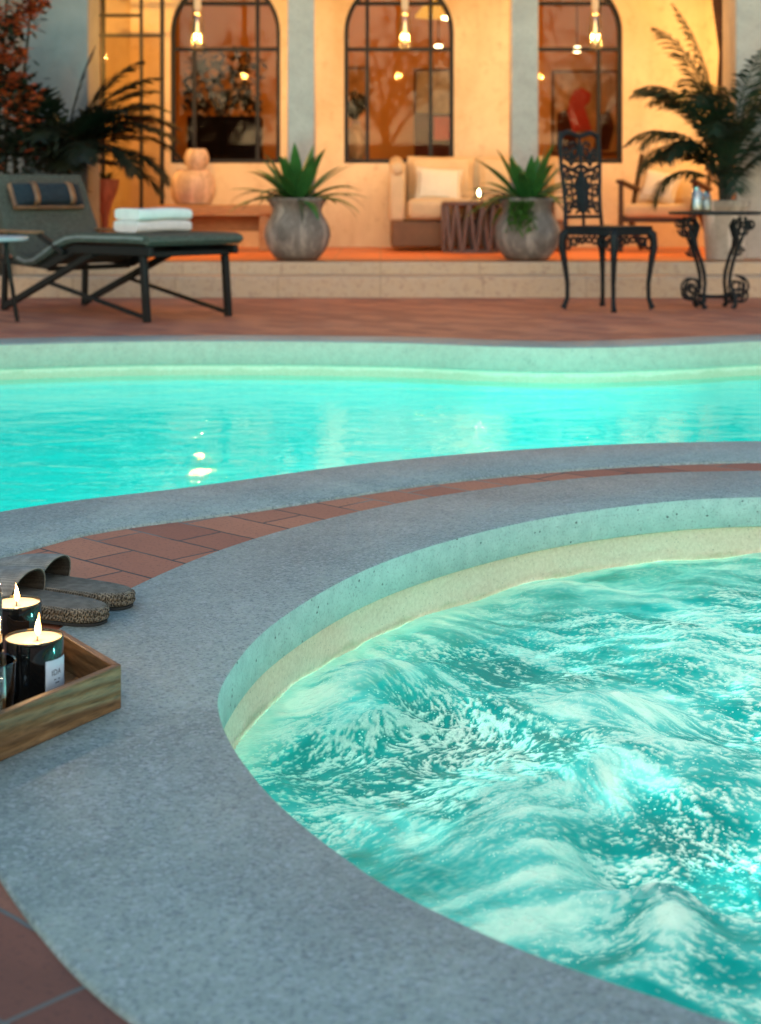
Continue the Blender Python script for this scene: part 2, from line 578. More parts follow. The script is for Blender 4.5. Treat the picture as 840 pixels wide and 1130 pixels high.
M['paper'] = simple('white_label_paper', (.62, .66, .68), .7, .05, 40)
M['ink'] = simple('dark_ink', (.03, .03, .03), .7, .1, 40)
M['glass'] = mk_glass('clear_glass', (.93, .95, .95), .02, 1.4)
M['window_glass'] = mk_glass('window_glass', (.84, .78, .68), .02, .26)
M['lamp_glass'] = mk_glass('lamp_glass', (.97, .93, .86), .05, .9)
M['frost'] = mk_leaf('frosted_lamp_tube', (.75, .66, .50), (.85, .76, .6), .4, .6)
M['ice'] = mk_glass('ice', (.8, .86, .88), .12, 2.5)
M['rubber'] = simple('black_rubber_sole', (.02, .018, .015), .7, .3, 20)
M['braid'] = mk_weave('braided_jute', (.075, .060, .040), (.36, .29, .20), 480, .9, 1.0, .003)
M['insole'] = mk_weave('grey_woven_insole', (.105, .092, .072), (.32, .28, .215), 470, .9, .8, .0015)
M['strap'] = mk_weave('grey_linen_strap', (.21, .19, .16), (.40, .365, .305), 700, .9, .5, .001)
M['strap_in'] = mk_weave('dark_strap_lining', (.035, .032, .027), (.075, .069, .058), 700, .9, .5, .001)
M['plaster'] = mk_band('turquoise_pool_plaster', (.03, .72, .69), (.05, .80, .77))
M['band'] = mk_band('sandy_waterline_band', (.70, .52, .35), (.82, .64, .46))
M['metal_top'] = simple('pale_grey_table_top', (.42, .44, .45), .4, .1, 10)
M['interior'] = simple('warm_interior_paint', (.58, .29, .07), .85, .12, 2)
M['dark_panel'] = simple('dark_lacquer', (.008, .005, .004), .8, .2, 4, spec=.05)
M['red_paint'] = simple('red_paint', (.45, .035, .015), .6, .25, 6)
M['ochre_paint'] = simple('mottled_ochre_canvas', (.40, .24, .10), .8, .5, 7)
M['grey_paint'] = simple('mottled_grey_canvas', (.40, .36, .28), .8, .4, 9)
M['brown_paint'] = simple('brown_paint', (.07, .025, .018), .8, .4, 7, spec=.1)
M['poolwater'] = mk_pool_water()
M['spawater'] = mk_spa_water()

# ------------------------------------------------------------------ outlines of pool and spa
SC, SR = Vector((.93, 2.0)), 1.13


def catmull(P, k=14):
    out = []
    n = len(P)
    for i in range(n):
        p0, p1, p2, p3 = (Vector(P[(i + j - 1) % n]) for j in range(4))
        for s in range(k):
            t = s / k
            out.append(.5 * ((2 * p1) + (p2 - p0) * t + (2 * p0 - 5 * p1 + 4 * p2 - p3) * t * t + (3 * p1 - p0 - 3 * p2 + p3) * t ** 3))
    return out


POOL = catmull([(-1.15, 2.45), (-.739, 2.99), (-.4006, 3.243), (0, 3.549), (.465, 3.764), (.95, 3.847), (1.6, 3.84), (2.5, 3.95), (3.3, 4.5),
                (3.55, 5.4), (3.1, 6.3), (2.35, 6.62), (1.6, 6.47), (1.23, 6.31), (.80, 6.195), (.44, 6.255), (0, 6.41), (-.837, 6.47),
                (-1.56, 6.31), (-2.5, 5.9), (-3.3, 5.0), (-3.5, 3.9), (-3.0, 2.7), (-2.1, 2.1)])
SPA = catmull([(.775, 3.137), (.503, 3.055), (.236, 2.864), (.0, 2.571), (-.145, 2.235), (-.196, 1.96), (-.183, 1.79), (-.115, 1.585), (-.0165, 1.405), (.0615, 1.310), (.131, 1.244), (.205, 1.188), (.30, 1.128),
               (.60, 1.01), (1.0, .965), (1.45, 1.10), (1.85, 1.45), (2.05, 1.95), (1.98, 2.45), (1.65, 2.88), (1.2, 3.11)], 9)


def normals(P):
    n = len(P)
    area = sum(P[i].x * P[(i + 1) % n].y - P[(i + 1) % n].x * P[i].y for i in range(n))
    s = 1 if area > 0 else -1
    out = []
    for i in range(n):
        t = (P[(i + 1) % n] - P[i - 1]).normalized()
        out.append(Vector((t.y, -t.x)) * s)
    return out


def offset(P, d):
    return [p + q * d for p, q in zip(P, normals(P))]


def ring_sweep(P, prof):
    """prof: (outward offset, z) list swept round the closed outline"""
    N = normals(P)
    n = len(P)
    mb = MB()
    vs, fs = [], []
    for (d, z) in prof:
        for p, q in zip(P, N):
            vs.append((p.x + q.x * d, p.y + q.y * d, z))
    for i in range(len(prof) - 1):
        for k in range(n):
            l = (k + 1) % n
            fs.append((i * n + k, i * n + l, (i + 1) * n + l, (i + 1) * n + k))
    mb.add(vs, fs)
    return mb


def fill2d(loops, extrude=0.0):
    cu = bpy.data.curves.new('outline', 'CURVE')
    cu.dimensions = '2D'
    cu.fill_mode = 'BOTH'
    cu.extrude = extrude
    for L in loops:
        s = cu.splines.new('POLY')
        s.points.add(len(L) - 1)
        for p, q in zip(s.points, L):
            p.co = (q[0], q[1], 0, 1)
        s.use_cyclic_u = True
    o = bpy.data.objects.new('outline', cu)
    COL.objects.link(o)
    dg = bpy.context.evaluated_depsgraph_get()
    me = bpy.data.meshes.new_from_object(o.evaluated_get(dg))
    bpy.data.objects.remove(o)
    bpy.data.curves.remove(cu)
    me.materials.clear()
    return me


# deck with the two holes
me = fill2d([[(-45, -14), (45, -14), (45, 45), (-45, 45)], offset(SPA, .26), offset(POOL, .25)])
me.name = 'paved_deck'
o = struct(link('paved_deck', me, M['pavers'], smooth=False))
for nm, P, w, hf in (('spa_coping', SPA, .29, .056), ('pool_coping', POOL, .28, .095)):
    prof = [(w, -.04), (w, .002), (w - .004, .006), (.005, .006), (.001, .004)]
    cp_ = struct(ring_sweep(P, prof).build(nm, M['coping'], angle=50))
    ring_sweep(P, [(.001, .004), (.0, .001), (.0, -hf + .003), (.003, -hf), (.02, -hf)]).build('coping_lip', M['lip'] if P is SPA else M['pool_lip'], cp_, angle=50)

# pool basin
WZ, SZ = -.14, -.12
bp = offset(POOL, .014)
mb = ring_sweep(POOL, [(.015, -.09), (.015, -.165)])
pb = struct(ring_sweep(POOL, [(.0145, -.16), (.0145, -1.1), (-.1, -1.22)]).build('pool_basin', M['plaster']))
me = fill2d([offset(POOL, -.09)])
for vtx in me.vertices:
    vtx.co.z = -1.215
link('basin_floor', me, M['plaster'], pb, smooth=False)
mb.build('waterline_band', M['band'], pb)
me = fill2d([offset(POOL, .016)])
for vtx in me.vertices:
    vtx.co.z = WZ
if me.polygons[0].normal.z < 0:
    me.flip_normals()
struct(link('pool_water', me, M['poolwater'], smooth=False, fix=False))

# spa basin
sb = struct(ring_sweep(SPA, [(.013, -.2), (.013, -.85), (-.06, -.93)]).build('spa_basin', M['plaster']))
me = fill2d([offset(SPA, -.05)])
for vtx in me.vertices:
    vtx.co.z = -.925
link('basin_floor', me, M['plaster'], sb, smooth=False)
ring_sweep(SPA, [(.014, -.05), (.014, -.215)]).build('waterline_band', M['band'], sb)


# ------------------------------------------------------------------ bubbling spa water
def sines(x, y, k0, k1, n, seed):
    g = np.random.default_rng(seed)
    out = np.zeros_like(x)
    tot = 0
    for i in range(n):
        k = k0 * (k1 / k0) ** g.random()
        a = g.random() * 2 * PI
        A = (k0 / k) ** .8
        out += A * np.sin(k * (math.cos(a) * x + math.sin(a) * y) + g.random() * 6.28)
        tot += A * A / 2
    return out / math.sqrt(tot)


def spa_water():
    xs = np.concatenate([np.arange(-.236, .94, .0019), np.arange(.94, 2.10, .012)])
    ys = np.concatenate([np.arange(.93, 1.1, .01), np.arange(1.1, 3.165, .0021)])
    X, Y = np.meshgrid(xs, ys)
    shp = X.shape

    def blobs(lst, warp=.028, gain=1.0):
        wx = X + warp * sines(X, Y, 4, 16, 10, 71)
        wy = Y + warp * sines(X, Y, 4, 16, 10, 72)
        out = np.zeros(shp)
        for (px, py, rx, ry, rot, val) in lst:
            c = gr(px, py, SZ)
            a = rx * c.y / F
            b = ry * c.y * c.y / (F * (H - SZ))
            th = math.radians(rot)
            dx, dy = wx - c.x, wy - c.y
            u = (dx * math.cos(th) + dy * math.sin(th)) / a
            w = (-dx * math.sin(th) + dy * math.cos(th)) / b
            out += val * np.exp(-(u * u + w * w)) * gain
        return out

    # (px, py, radius x, radius y, rotation, value): how milky with air the water is, with wall glow painted in
    aer_glow = .52 + .10 * sines(X, Y, 5, 26, 14, 3) + .05 * sines(X, Y, 24, 90, 16, 4)
    aer_glow += blobs([(640, 684, 60, 14, 0, -.55), (520, 735, 50, 16, 10, -.55), (610, 750, 70, 14, 0, -.6), (722, 690, 24, 18, 0, -.55), (790, 652, 60, 14, 0, -.25),
                  (400, 838, 90, 26, 8, -.62), (555, 815, 60, 40, 40, -.75), (505, 890, 40, 34, 20, -.45), (350, 905, 45, 30, -30, -.25),
                  (690, 945, 50, 32, 0, -.62), (800, 930, 70, 42, 0, -.6), (730, 1030, 75, 40, -18, -.62), (830, 1080, 60, 30, -10, -.6), (420, 950, 90, 30, -25, -.22),
                  (425, 765, 95, 40, 0, .50), (700, 800, 85, 30, 10, .62), (780, 745, 90, 30, 0, .22), (620, 870, 80, 40, 0, .15), (590, 950, 60, 50, 0, .18),
                  (770, 1040, 26, 24, 0, .75), (590, 990, 90, 50, -20, .20), (480, 655, 60, 12, 10, .3), (430, 890, 60, 28, 20, .25), (760, 870, 90, 14, 8, .30), (640, 645, 170, 10, 3, .30), (800, 625, 90, 10, 0, .30),
                  (310, 790, 60, 24, 0, .45), (470, 690, 90, 10, 15, .30), (370, 735, 60, 14, 0, .3)])  # pale blobs painting the underwater glow beside the wall
    # how densely flecked with foam
    den = .30 + .12 * sines(X, Y, 6, 30, 14, 9)
    den += blobs([(420, 755, 85, 36, 0, .34), (330, 800, 60, 16, 0, .30), (480, 812, 120, 6, 3, .35), (600, 720, 120, 14, 4, .22), (520, 780, 50, 30, 30, .16), (430, 880, 70, 24, 20, .24),
                  (560, 800, 40, 30, 40, .08), (590, 940, 70, 70, 0, .30), (720, 930, 70, 40, 0, .14), (800, 910, 70, 50, 0, .16), (650, 1040, 80, 30, -15, .26), (700, 800, 70, 24, 10, .20),
                  (770, 1040, 26, 24, 0, .6), (760, 860, 90, 12, 8, .30), (640, 690, 90, 20, 0, .10), (400, 840, 70, 14, 8, -.25), (800, 655, 80, 26, 0, .10), (740, 1000, 110, 10, -14, .35),
                  (390, 940, 60, 22, -25, -.22), (470, 960, 60, 22, -25, -.10), (700, 1085, 110, 16, -15, .05), (700, 640, 200, 14, 2, -.28), (480, 690, 80, 14, 12, -.25), (830, 1075, 50, 16, -10, -.35)])
    # velocity on a coarse grid
    gx = np.linspace(-.3, 2.2, 300)
    gy = np.linspace(.75, 3.25, 300)
    GX, GY = np.meshgrid(gx, gy)
    U = -.80 + .32 * sines(GX, GY, 3, 14, 10, 21)
    V = .22 + .32 * sines(GX, GY, 3, 14, 10, 22)
    for (px, py, R, sw, rad) in [(430, 790, .26, .9, 1.3), (560, 860, .26, -1.6, 1.6), (700, 830, .30, 1.4, .8), (780, 970, .22, -1.5, 1.3), (640, 690, .35, -.6, -.7), (760, 700, .35, 1.2, .5),
                                 (650, 1090, .22, 1.2, -.6), (350, 930, .2, -1.8, .5)]:
        c = gr(px, py, SZ)
        dx, dy = GX - c.x, GY - c.y
        r = np.hypot(dx, dy) + 1e-4
        g = np.exp(-(r / R) ** 2) * 1.0
        g = g * .55
        U += g * (-sw * dy + rad * dx) / r
        V += g * (sw * dx + rad * dy) / r
    L = np.hypot(U, V) + .05
    U, V = U / L, V / L

    def samp(A, x, y, x0, y0, dx, wrap=False):
        fx, fy = (x - x0) / dx, (y - y0) / dx
        i, j = np.floor(fx).astype(np.int32), np.floor(fy).astype(np.int32)
        a, b = (fx - i).astype(np.float32), (fy - j).astype(np.float32)
        n, m = A.shape
        if wrap:
            i0, j0, i1, j1 = i % m, j % n, (i + 1) % m, (j + 1) % n
        else:
            i0, j0 = np.clip(i, 0, m - 1), np.clip(j, 0, n - 1)
            i1, j1 = np.clip(i + 1, 0, m - 1), np.clip(j + 1, 0, n - 1)
        return (A[j0, i0] * (1 - a) + A[j0, i1] * a) * (1 - b) + (A[j1, i0] * (1 - a) + A[j1, i1] * a) * b

    T = np.random.default_rng(8).random((1400, 1400)).astype(np.float32)
    RAW = T - T.mean()
    for ax in (0, 1):
        T = .25 * np.roll(T, 1, ax) + .5 * T + .25 * np.roll(T, -1, ax)
    T2 = T.copy()
    for _ in range(3):
        for ax in (0, 1):
            T2 = .25 * np.roll(T2, 1, ax) + .5 * T2 + .25 * np.roll(T2, -1, ax)
    T3 = T2.copy()
    for _ in range(40):
        for ax in (0, 1):
            T3 = .25 * np.roll(T3, 1, ax) + .5 * T3 + .25 * np.roll(T3, -1, ax)
    T3 = T3 - T3.mean()
    T = T - T.mean()
    T2 = T2 - T2.mean()
    T = RAW / RAW.std() * .9 + T / T.std() * .45 + T2 / T2.std() * .12

    def lic(steps, h, T=T):
        acc = np.zeros(shp, np.float32)
        for sgn in (1, -1):
            x, y = X.copy(), Y.copy()
            for k in range(steps):
                u = samp(U, x, y, -.3, .75, gx[1] - gx[0])
                w = samp(V, x, y, -.3, .75, gx[1] - gx[0])
                x = x + sgn * h * u
                y = y + sgn * h * w
                acc += samp(T, x, y, 0, 0, .0019, True)
        return acc

    def rank(A):
        o = np.argsort(A.ravel())
        r = np.empty(A.size, np.float32)
        r[o] = np.linspace(0, 1, A.size, dtype=np.float32)
        return r.reshape(A.shape)

    short, long_ = rank(lic(1, .0010)), rank(lic(3, .0014))
    sl = np.clip(.45 + blobs([(420, 780, 110, 60, 0, .25), (540, 800, 70, 60, 0, .3), (700, 800, 120, 50, 0, .35), (660, 1050, 90, 30, 0, .3), (590, 940, 70, 70, 0, -.4), (800, 920, 70, 60, 0, -.4),
                              (620, 720, 160, 40, 0, -.4), (350, 920, 60, 40, 0, .5)]) + .15 * sines(X, Y, 6, 20, 8, 31), 0, 1)
    val = rank(long_ * sl + short * (1 - sl))
    wisp = rank(lic(9, .0055, T3))
    mid = rank(lic(4, .003, T2 * .4 / T2.std() + T3 / T3.std()))
    den = den + .40 * (wisp - .5) + .16 * (mid - .5)
    aer_glow = aer_glow + .42 * (wisp - .5) + .20 * (mid - .5)
    d = np.clip(den, .01, .93)
    foam = np.clip((val - (1 - d)) / .58 + .40, 0, 1)
    foam = foam * foam * (3 - 2 * foam)
    cz = np.clip(.5 + 1.3 * (.52 - aer_glow) + .35 * sines(X, Y, 7, 30, 12, 55) + blobs([(430, 770, 90, 40, 0, -.35), (590, 940, 80, 70, 0, .4), (800, 920, 80, 70, 0, .4), (650, 1050, 90, 30, 0, .4), (700, 830, 130, 50, 0, -.5), (640, 640, 200, 16, 0, -.4)]), 0, 1)
    foam = foam * (.30 + .70 * cz) + (1 - cz) * .22 * val
    oa = np.array([math.atan2(p.y - SC.y, p.x - SC.x) for p in SPA])
    orr = np.array([math.hypot(p.y - SC.y, p.x - SC.x) for p in SPA])
    oo = np.argsort(oa)
    RO = np.interp(np.arctan2(Y - SC.y, X - SC.x), np.concatenate([oa[oo] - 2 * PI, oa[oo], oa[oo] + 2 * PI]), np.tile(orr[oo], 3))
    R = np.hypot(X - SC.x, Y - SC.y)
    edge = np.clip((R - (RO - .04)) / .04, 0, 1)
    foam = foam * (1 - .75 * edge)
    aer_glow = aer_glow * (1 - edge) + .90 * edge  # pale rim: underwater glow along the wall put into the water colour
    Z = .008 * sines(X, Y, 5, 18, 12, 41) + .0035 * sines(X, Y, 18, 60, 18, 42) + .0012 * sines(X, Y, 60, 200, 24, 43) + .0015 * foam
    Z += blobs([(425, 770, 80, 26, 0, .028), (480, 812, 120, 5, 3, .010), (700, 800, 80, 26, 8, .030), (770, 1030, 40, 30, 0, .024), (760, 860, 90, 10, 6, .012), (590, 900, 70, 40, 0, .018),
                (640, 650, 120, 12, 2, .012), (740, 1000, 110, 8, -14, .012), (555, 815, 50, 30, 40, -.020), (400, 838, 80, 18, 8, -.014), (690, 945, 50, 30, 0, -.014)], .03, 1.3)
    Z = SZ + Z * (1 - .5 * edge) - .0
    keep = R < RO + .012
    q = keep[:-1, :-1] & keep[1:, :-1] & keep[:-1, 1:] & keep[1:, 1:]
    idx = np.arange(X.size).reshape(shp)
    quads = np.stack([idx[:-1, :-1][q], idx[:-1, 1:][q], idx[1:, 1:][q], idx[1:, :-1][q]], 1)
    used = np.unique(quads)
    remap = np.full(X.size, -1, np.int64)
    remap[used] = np.arange(used.size)
    quads = remap[quads]
    co = np.stack([X.ravel()[used], Y.ravel()[used], Z.ravel()[used]], 1).astype(np.float32)
    me = bpy.data.meshes.new('spa_water')
    me.vertices.add(len(co))
    me.vertices.foreach_set('co', co.ravel())
    nf = len(quads)
    me.loops.add(nf * 4)
    me.loops.foreach_set('vertex_index', quads.astype(np.int32).ravel())
    me.polygons.add(nf)
    me.polygons.foreach_set('loop_start', np.arange(0, nf * 4, 4, dtype=np.int32))
    me.polygons.foreach_set('use_smooth', np.ones(nf, bool))
    me.update(calc_edges=True)
    for nm, A in (('foam', foam), ('aeration_glow', aer_glow), ('bubbles', np.clip(den, 0, 1) * (1 - edge))):
        at_ = me.attributes.new(nm, 'FLOAT', 'POINT')
        at_.data.foreach_set('value', A.ravel()[used].astype(np.float32))
    me.materials.append(M['spawater'])
    o = bpy.data.objects.new('spa_water', me)
    COL.objects.link(o)
    return struct(o)


spa_water()

# ------------------------------------------------------------------ porch, steps, house
YW = 12.3
mb = MB()
mb.box((0, 9.3 + .19, .0625 - .05), (16, .38, .225))
o = struct(mb.build('porch_lower_step', M['step'], bevel=.012))
o = struct(MB().box((0, 11.2, .1 - .05), (16, 3.1, .299)).build('porch_upper_step', M['step'], bevel=.012))
me = fill2d([[(-7.99, 9.70), (7.99, 9.70), (7.99, YW), (-7.99, YW)]])
for vtx in me.vertices:
    vtx.co.z = .204
struct(link('porch_floor', me, M['tile'], smooth=False))

house = thing('house', 'ochre plastered house with arched steel windows and grey stone columns behind the porch', 'house', (0, YW, .2))
WX = [-1.239, .148, 1.495]          # window centres
HW, SILL, SPR = .439, .873, 1.92    # half width, sill height, springing height


def arch(cx, hw, z0, zs, n=24):
    P = [(cx - hw, z0)]
    P += [(cx - hw * math.cos(PI * k / n), zs + hw * math.sin(PI * k / n)) for k in range(n + 1)]
    P.append((cx + hw, z0))
    return P


NCX = (124 - CX) * YW / F
loops = [[(-8, .2), (8, .2), (8, 4.6), (-8, 4.6)]] + [arch(c, HW, SILL, SPR) for c in WX] + [arch(NCX, .145, .21, 2.25)]
me = fill2d(loops, .11)
for vtx in me.vertices:
    x, y, z = vtx.co
    vtx.co = (x, z + .11, y - .2)
link('facade_wall', me, M['wall'], house, smooth=False)
mb = MB()
mb.box((NCX, YW + .36, 1.4), (.5, .04, 2.6))
mb.build('niche_back', M['wall'], house, world=True)

for i, c in enumerate(WX):
    out_, in_ = arch(c, HW + .004, SILL - .004, SPR, 32), arch(c, HW - .034, SILL + .034, SPR, 32)
    n = len(out_)
    vs = []
    for (y0, P) in ((YW + .03, out_), (YW + .03, in_), (YW + .085, in_), (YW + .085, out_)):
        vs += [(p[0], y0, p[1]) for p in P]
    fs = []
    for a in range(4):
        b = (a + 1) % 4
        for k in range(n):
            l = (k + 1) % n
            fs.append((a * n + k, a * n + l, b * n + l, b * n + k))
    win = MB().add(vs, fs).build('window', M['steel'], house, world=True)
    mb = MB()
    for s in (-1, 1):
        x = c + s * .254
        top = SPR + math.sqrt((HW - .02) ** 2 - .254 ** 2)
        mb.box((x, YW + .058, (SILL + top) / 2), (.03, .05, top - SILL))
    mb.box((c, YW + .058, 1.787), (2 * HW - .03, .046, .03))
    zt = 2.155
    mb.box((c, YW + .058, zt), (2 * math.sqrt((HW - .02) ** 2 - (zt - SPR) ** 2), .046, .03))
    mb.build('glazing_bar', M['steel'], win, world=True)
    me = fill2d([arch(c, HW - .02, SILL + .02, SPR, 32)])
    for vtx in me.vertices:
        x, y, z = vtx.co
        vtx.co = (x, .06, y - .2)
    link('pane', me, M['window_glass'], win, smooth=False)

# columns and end pillars
for px in (333, 578):
    c = at(px, 200, 10.3)
    MB().box((c.x, 10.3, 1.45), (.182, .182, 2.5)).build('column', M['pillar'], house, world=True, bevel=.012)
cl = at(61, 200, 10.1)
MB().box((cl.x, 10.32, 1.45), (.43, .43, 2.5)).build('pillar', M['greystone'], house, world=True, bevel=.015)
MB().box((3.02, 10.15, 1.45), (1.45, .40, 2.5)).build('pillar', M['pillar'], house, world=True, bevel=.015)
MB().box((0, 11.0, 2.78), (16, 2.85, .16)).build('porch_roof', M['wall'], house, world=True)
mb = MB()
mb.box((0, 15.2, 1.6), (10, .1, 3.0))
mb.box((0, 13.85, 3.0), (10, 2.75, .1))
mb.box((0, 13.85, .16), (10, 2.75, .1))
mb.box((-5, 13.85, 1.6), (.1, 2.75, 3))
mb.box((5, 13.85, 1.6), (.1, 2.75, 3))
mb.build('interior_room', M['interior'], house, world=True)

# steel framed glazed door in front of the niche
dr = thing('steel_door', 'slim black steel framed glass door standing in front of the left arched niche', 'door', (at(142, 0, 11.9).x, 11.9, .2))
mb = MB()
D = 11.9
for px, w in ((114, .028), (156, .024), (179, .032)):
    mb.box((at(px, 0, D).x, D, 1.5), (w, .035, 2.58))
mb.build('frame', M['steel'], dr, world=True)
mb = MB()
for (a, b, py) in ((103, 156, 17), (103, 179, 39), (103, 179, 272)):
    A, B = at(a, py, D), at(b, py, D)
    mb.box(((A.x + B.x) / 2, D, A.z), (B.x - A.x, .03, .024))
mb.build('crossbar', M['steel'], dr, world=True)
A, B = at(115, 39, D), at(178, 268, D)
MB().box(((A.x + B.x) / 2, D, (A.z + B.z) / 2), (B.x - A.x, .006, A.z - B.z)).build('pane', M['window_glass'], dr, world=True)

# grey garden wall at the far left
wl = MB().box((-4.4, 10.75, 1.35), (4.2, .18, 2.3)).build('garden_wall', M['greystone'], bevel=.01)
tag(wl, 'weathered grey rendered wall behind the flowering climber at the left', 'wall')

# added dark strip standing in for the dark gap by the right pillar
mb = MB()
cp = at(796, 20, 10.75)
prof = [(.075, 2.7), (.065, 2.2), (.05, 1.95), (.028, 1.72), (.016, 1.6), (.03, 1.3), (.035, .9)]
mb.lathe([(r, z) for r, z in prof], 14, (cp.x, 10.75, 0), .15)
tag(mb.build('gap_strip', M['wine']), 'narrow dark brown strip filling the dark gap beside the right stone pillar', 'curtain')  # added dark strip, only filed under curtain

# ------------------------------------------------------------------ foliage helpers
def leaf(mb, base, az, el, length, width, droop, fold=.25, seg=9, twist=0.0, tip=.0, belly=.35):
    d = Vector((math.cos(az), math.sin(az), 0))
    side = Vector((-math.sin(az), math.cos(az), 0))
    p = Vector(base)
    pts = []
    a = el
    for i in range(seg + 1):
        pts.append(p.copy())
        p = p + (d * math.cos(a) + Vector((0, 0, 1)) * math.sin(a)) * (length / seg)
        a -= droop / seg * (.5 + 1.0 * i / seg)
    vs, fs = [], []
    for i, q in enumerate(pts):
        s = i / seg
        w = width * (1 - (1 - .55) * (1 - min(1, s / belly)) ** 2) * (1 - max(0, (s - belly) / (1 - belly)) ** 1.9) + tip
        t = (pts[min(i + 1, seg)] - pts[max(i - 1, 0)]).normalized()
        up = side.cross(t).normalized()
        if up.z < 0 and el > 0 and i < 2:
            up = -up
        sd = (side * math.cos(twist * s) + up * math.sin(twist * s))
        for k in (-1, 0, 1):
            vs.append(q + sd * (k * w / 2) + up * (abs(k) * w * fold))
    for i in range(seg):
        for k in range(2):
            a_ = i * 3 + k
            fs.append((a_, a_ + 1, a_ + 4, a_ + 3))
    mb.add(vs, fs)


def frond(mb, base, az, el, length, droop, lw=.26, n=34, wid=.022, sag=.5, hang=.35):
    d = Vector((math.cos(az), math.sin(az), 0))
    side = Vector((-math.sin(az), math.cos(az), 0))
    p = Vector(base)
    a = el
    pts = []
    for i in range(n + 1):
        pts.append(p.copy())
        p = p + (d * math.cos(a) + Vector((0, 0, 1)) * math.sin(a)) * (length / n)
        a -= droop / n * (.4 + 1.2 * i / n)
    mb.tube(pts[::3] + [pts[-1]], [.009 * (1 - .8 * k / (n / 3 + 1)) for k in range(len(pts[::3]) + 1)], 5)
    for i in range(int(n * .22), n + 1):
        s = (i - n * .22) / (n * .78)
        t = (pts[min(i + 1, n)] - pts[max(i - 1, 0)]).normalized()
        L = lw * (math.sin(PI * (.16 + .80 * s)) ** .7) * random.uniform(.85, 1.1)
        for sg in (-1, 1):
            dirv = (t * random.uniform(.55, .85) + side * sg * .9 + Vector((0, 0, -hang + random.uniform(-.15, .2)))).normalized()
            q0 = pts[i]
            q1 = q0 + dirv * L * .5
            q2 = q0 + dirv * L + Vector((0, 0, -sag * L * .35))
            w = t * wid * .5
            mb.add([q0 - w * .5, q0 + w * .5, q1 + w, q1 - w, q2], [(0, 1, 2, 3), (3, 2, 4)])


# ------------------------------------------------------------------ interior furnishing seen through the panes
def canvas(px0, py0, px1, py1, D, m, label, extra=None, name='wall_painting'):
    a, b = at(px0, py0, D), at(px1, py1, D)
    t = thing(name, label, 'painting', ((a.x + b.x) / 2, D, b.z))
    MB().box(((a.x + b.x) / 2, D, (a.z + b.z) / 2), (b.x - a.x, .03, a.z - b.z)).build('canvas', m, t, world=True)
    fw = .02
    mb = MB()
    for (c, s) in ((((a.x + b.x) / 2, D - .005, a.z + fw / 2), (b.x - a.x + 2 * fw, .05, fw)), (((a.x + b.x) / 2, D - .005, b.z - fw / 2), (b.x - a.x + 2 * fw, .05, fw)),
                   ((a.x - fw / 2, D - .005, (a.z + b.z) / 2), (fw, .05, a.z - b.z)), ((b.x + fw / 2, D - .005, (a.z + b.z) / 2), (fw, .05, a.z - b.z))):
        mb.box(c, s)
    mb.build('frame', M['brown_paint'], t, world=True)
    for (poly, mm, k) in extra or []:
        P = [at(x, y, D) for x, y in poly]
        yy = D - .018 - k * .003
        n = len(P)
        vs = [(p.x, yy, p.z) for p in P] + [(p.x, yy + .002, p.z) for p in P]
        fs = [tuple(range(n)), tuple(range(2 * n - 1, n - 1, -1))] + [(i, (i + 1) % n, n + (i + 1) % n, n + i) for i in range(n)]
        MB().add(vs, fs).build('painted_patch', mm, t, world=True, smooth=False)
    return t


canvas(611, 80, 680, 168, 15.1, M['ochre_paint'], 'ochre painting with an abstract red shape seen through the right arched window',
       [([(615, 125), (632, 118), (634, 150), (640, 166), (613, 166)], M['brown_paint'], 0), ([(661, 128), (672, 120), (678, 140), (672, 166), (655, 166), (658, 145)], M['brown_paint'], 0),
        ([(628, 112), (633, 100), (642, 97), (652, 103), (651, 112), (645, 118), (648, 128), (653, 143), (632, 146), (626, 124)], M['red_paint'], 1)])
canvas(459, 78, 520, 125, 15.1, M['grey_paint'], 'mottled grey painting above the red cabinet seen through the middle arched window')
canvas(382, 76, 404, 112, 15.1, M['ochre_paint'], 'narrow ochre painting at the left of the middle arched window')

# interior cabinets
t = thing('cabinet', 'low dark lacquered cabinet behind the left arched window', 'cabinet', (at(246, 0, 13.6).x, 13.6, .21))
a, b = at(207, 128, 13.6), at(287, 0, 13.6)
MB().box(((a.x + b.x) / 2, 13.75, (a.z + .21) / 2), (b.x - a.x, .4, a.z - .21)).build('carcass', M['dark_panel'], t, world=True, bevel=.006)
mb = MB()
for s in (-.25, .25):
    mb.box(((a.x + b.x) / 2 + s * (b.x - a.x), 13.54, (a.z + .21) / 2), ((b.x - a.x) * .47, .02, (a.z - .21) * .9))
mb.build('door', M['dark_panel'], t, world=True, bevel=.004)
t = thing('tree_reflection', 'dark branches and leaves standing in for tree reflections in the left window', 'plant', (at(246, 0, 14.3).x, 14.3, .21))  # added behind the pane to imitate reflected garden trees
random.seed(14)
mb, ml = MB(), MB()
x0 = at(246, 0, 14.3).x
mb.tube([(x0, 14.3, .21), (x0 + .03, 14.3, .9), (x0 - .02, 14.3, 1.5)], [.035, .03, .02], 8)
for k in range(9):
    q = at(random.uniform(214, 280), random.uniform(66, 118), 14.3)
    mb.tube([(x0, 14.3, 1.15 + .03 * k), ((x0 + q.x) / 2, 14.3, 1.3 + .03 * k), q], [.016, .012, .006], 5)
for k in range(170):
    c_ = at(random.uniform(208, 286), random.uniform(60, 124), 14.3 + random.uniform(-.12, .12))
    for j in range(3):
        leaf(ml, c_ + Vector((random.gauss(0, .03), 0, random.gauss(0, .03))), random.uniform(0, 6.28), random.uniform(-.6, 1), .10, .05, .6, .1, 3)
mb.build('trunk', M['stemwood'], t, world=True)
ml.build('crown', M['palm_dark'], t, world=True, smooth=False)
t = thing('cabinet', 'red and brown cabinet behind the right part of the middle arched window', 'cabinet', (at(486, 0, 14.7).x, 14.7, .21))
a, b = at(458, 127, 14.7), at(506, 0, 14.7)
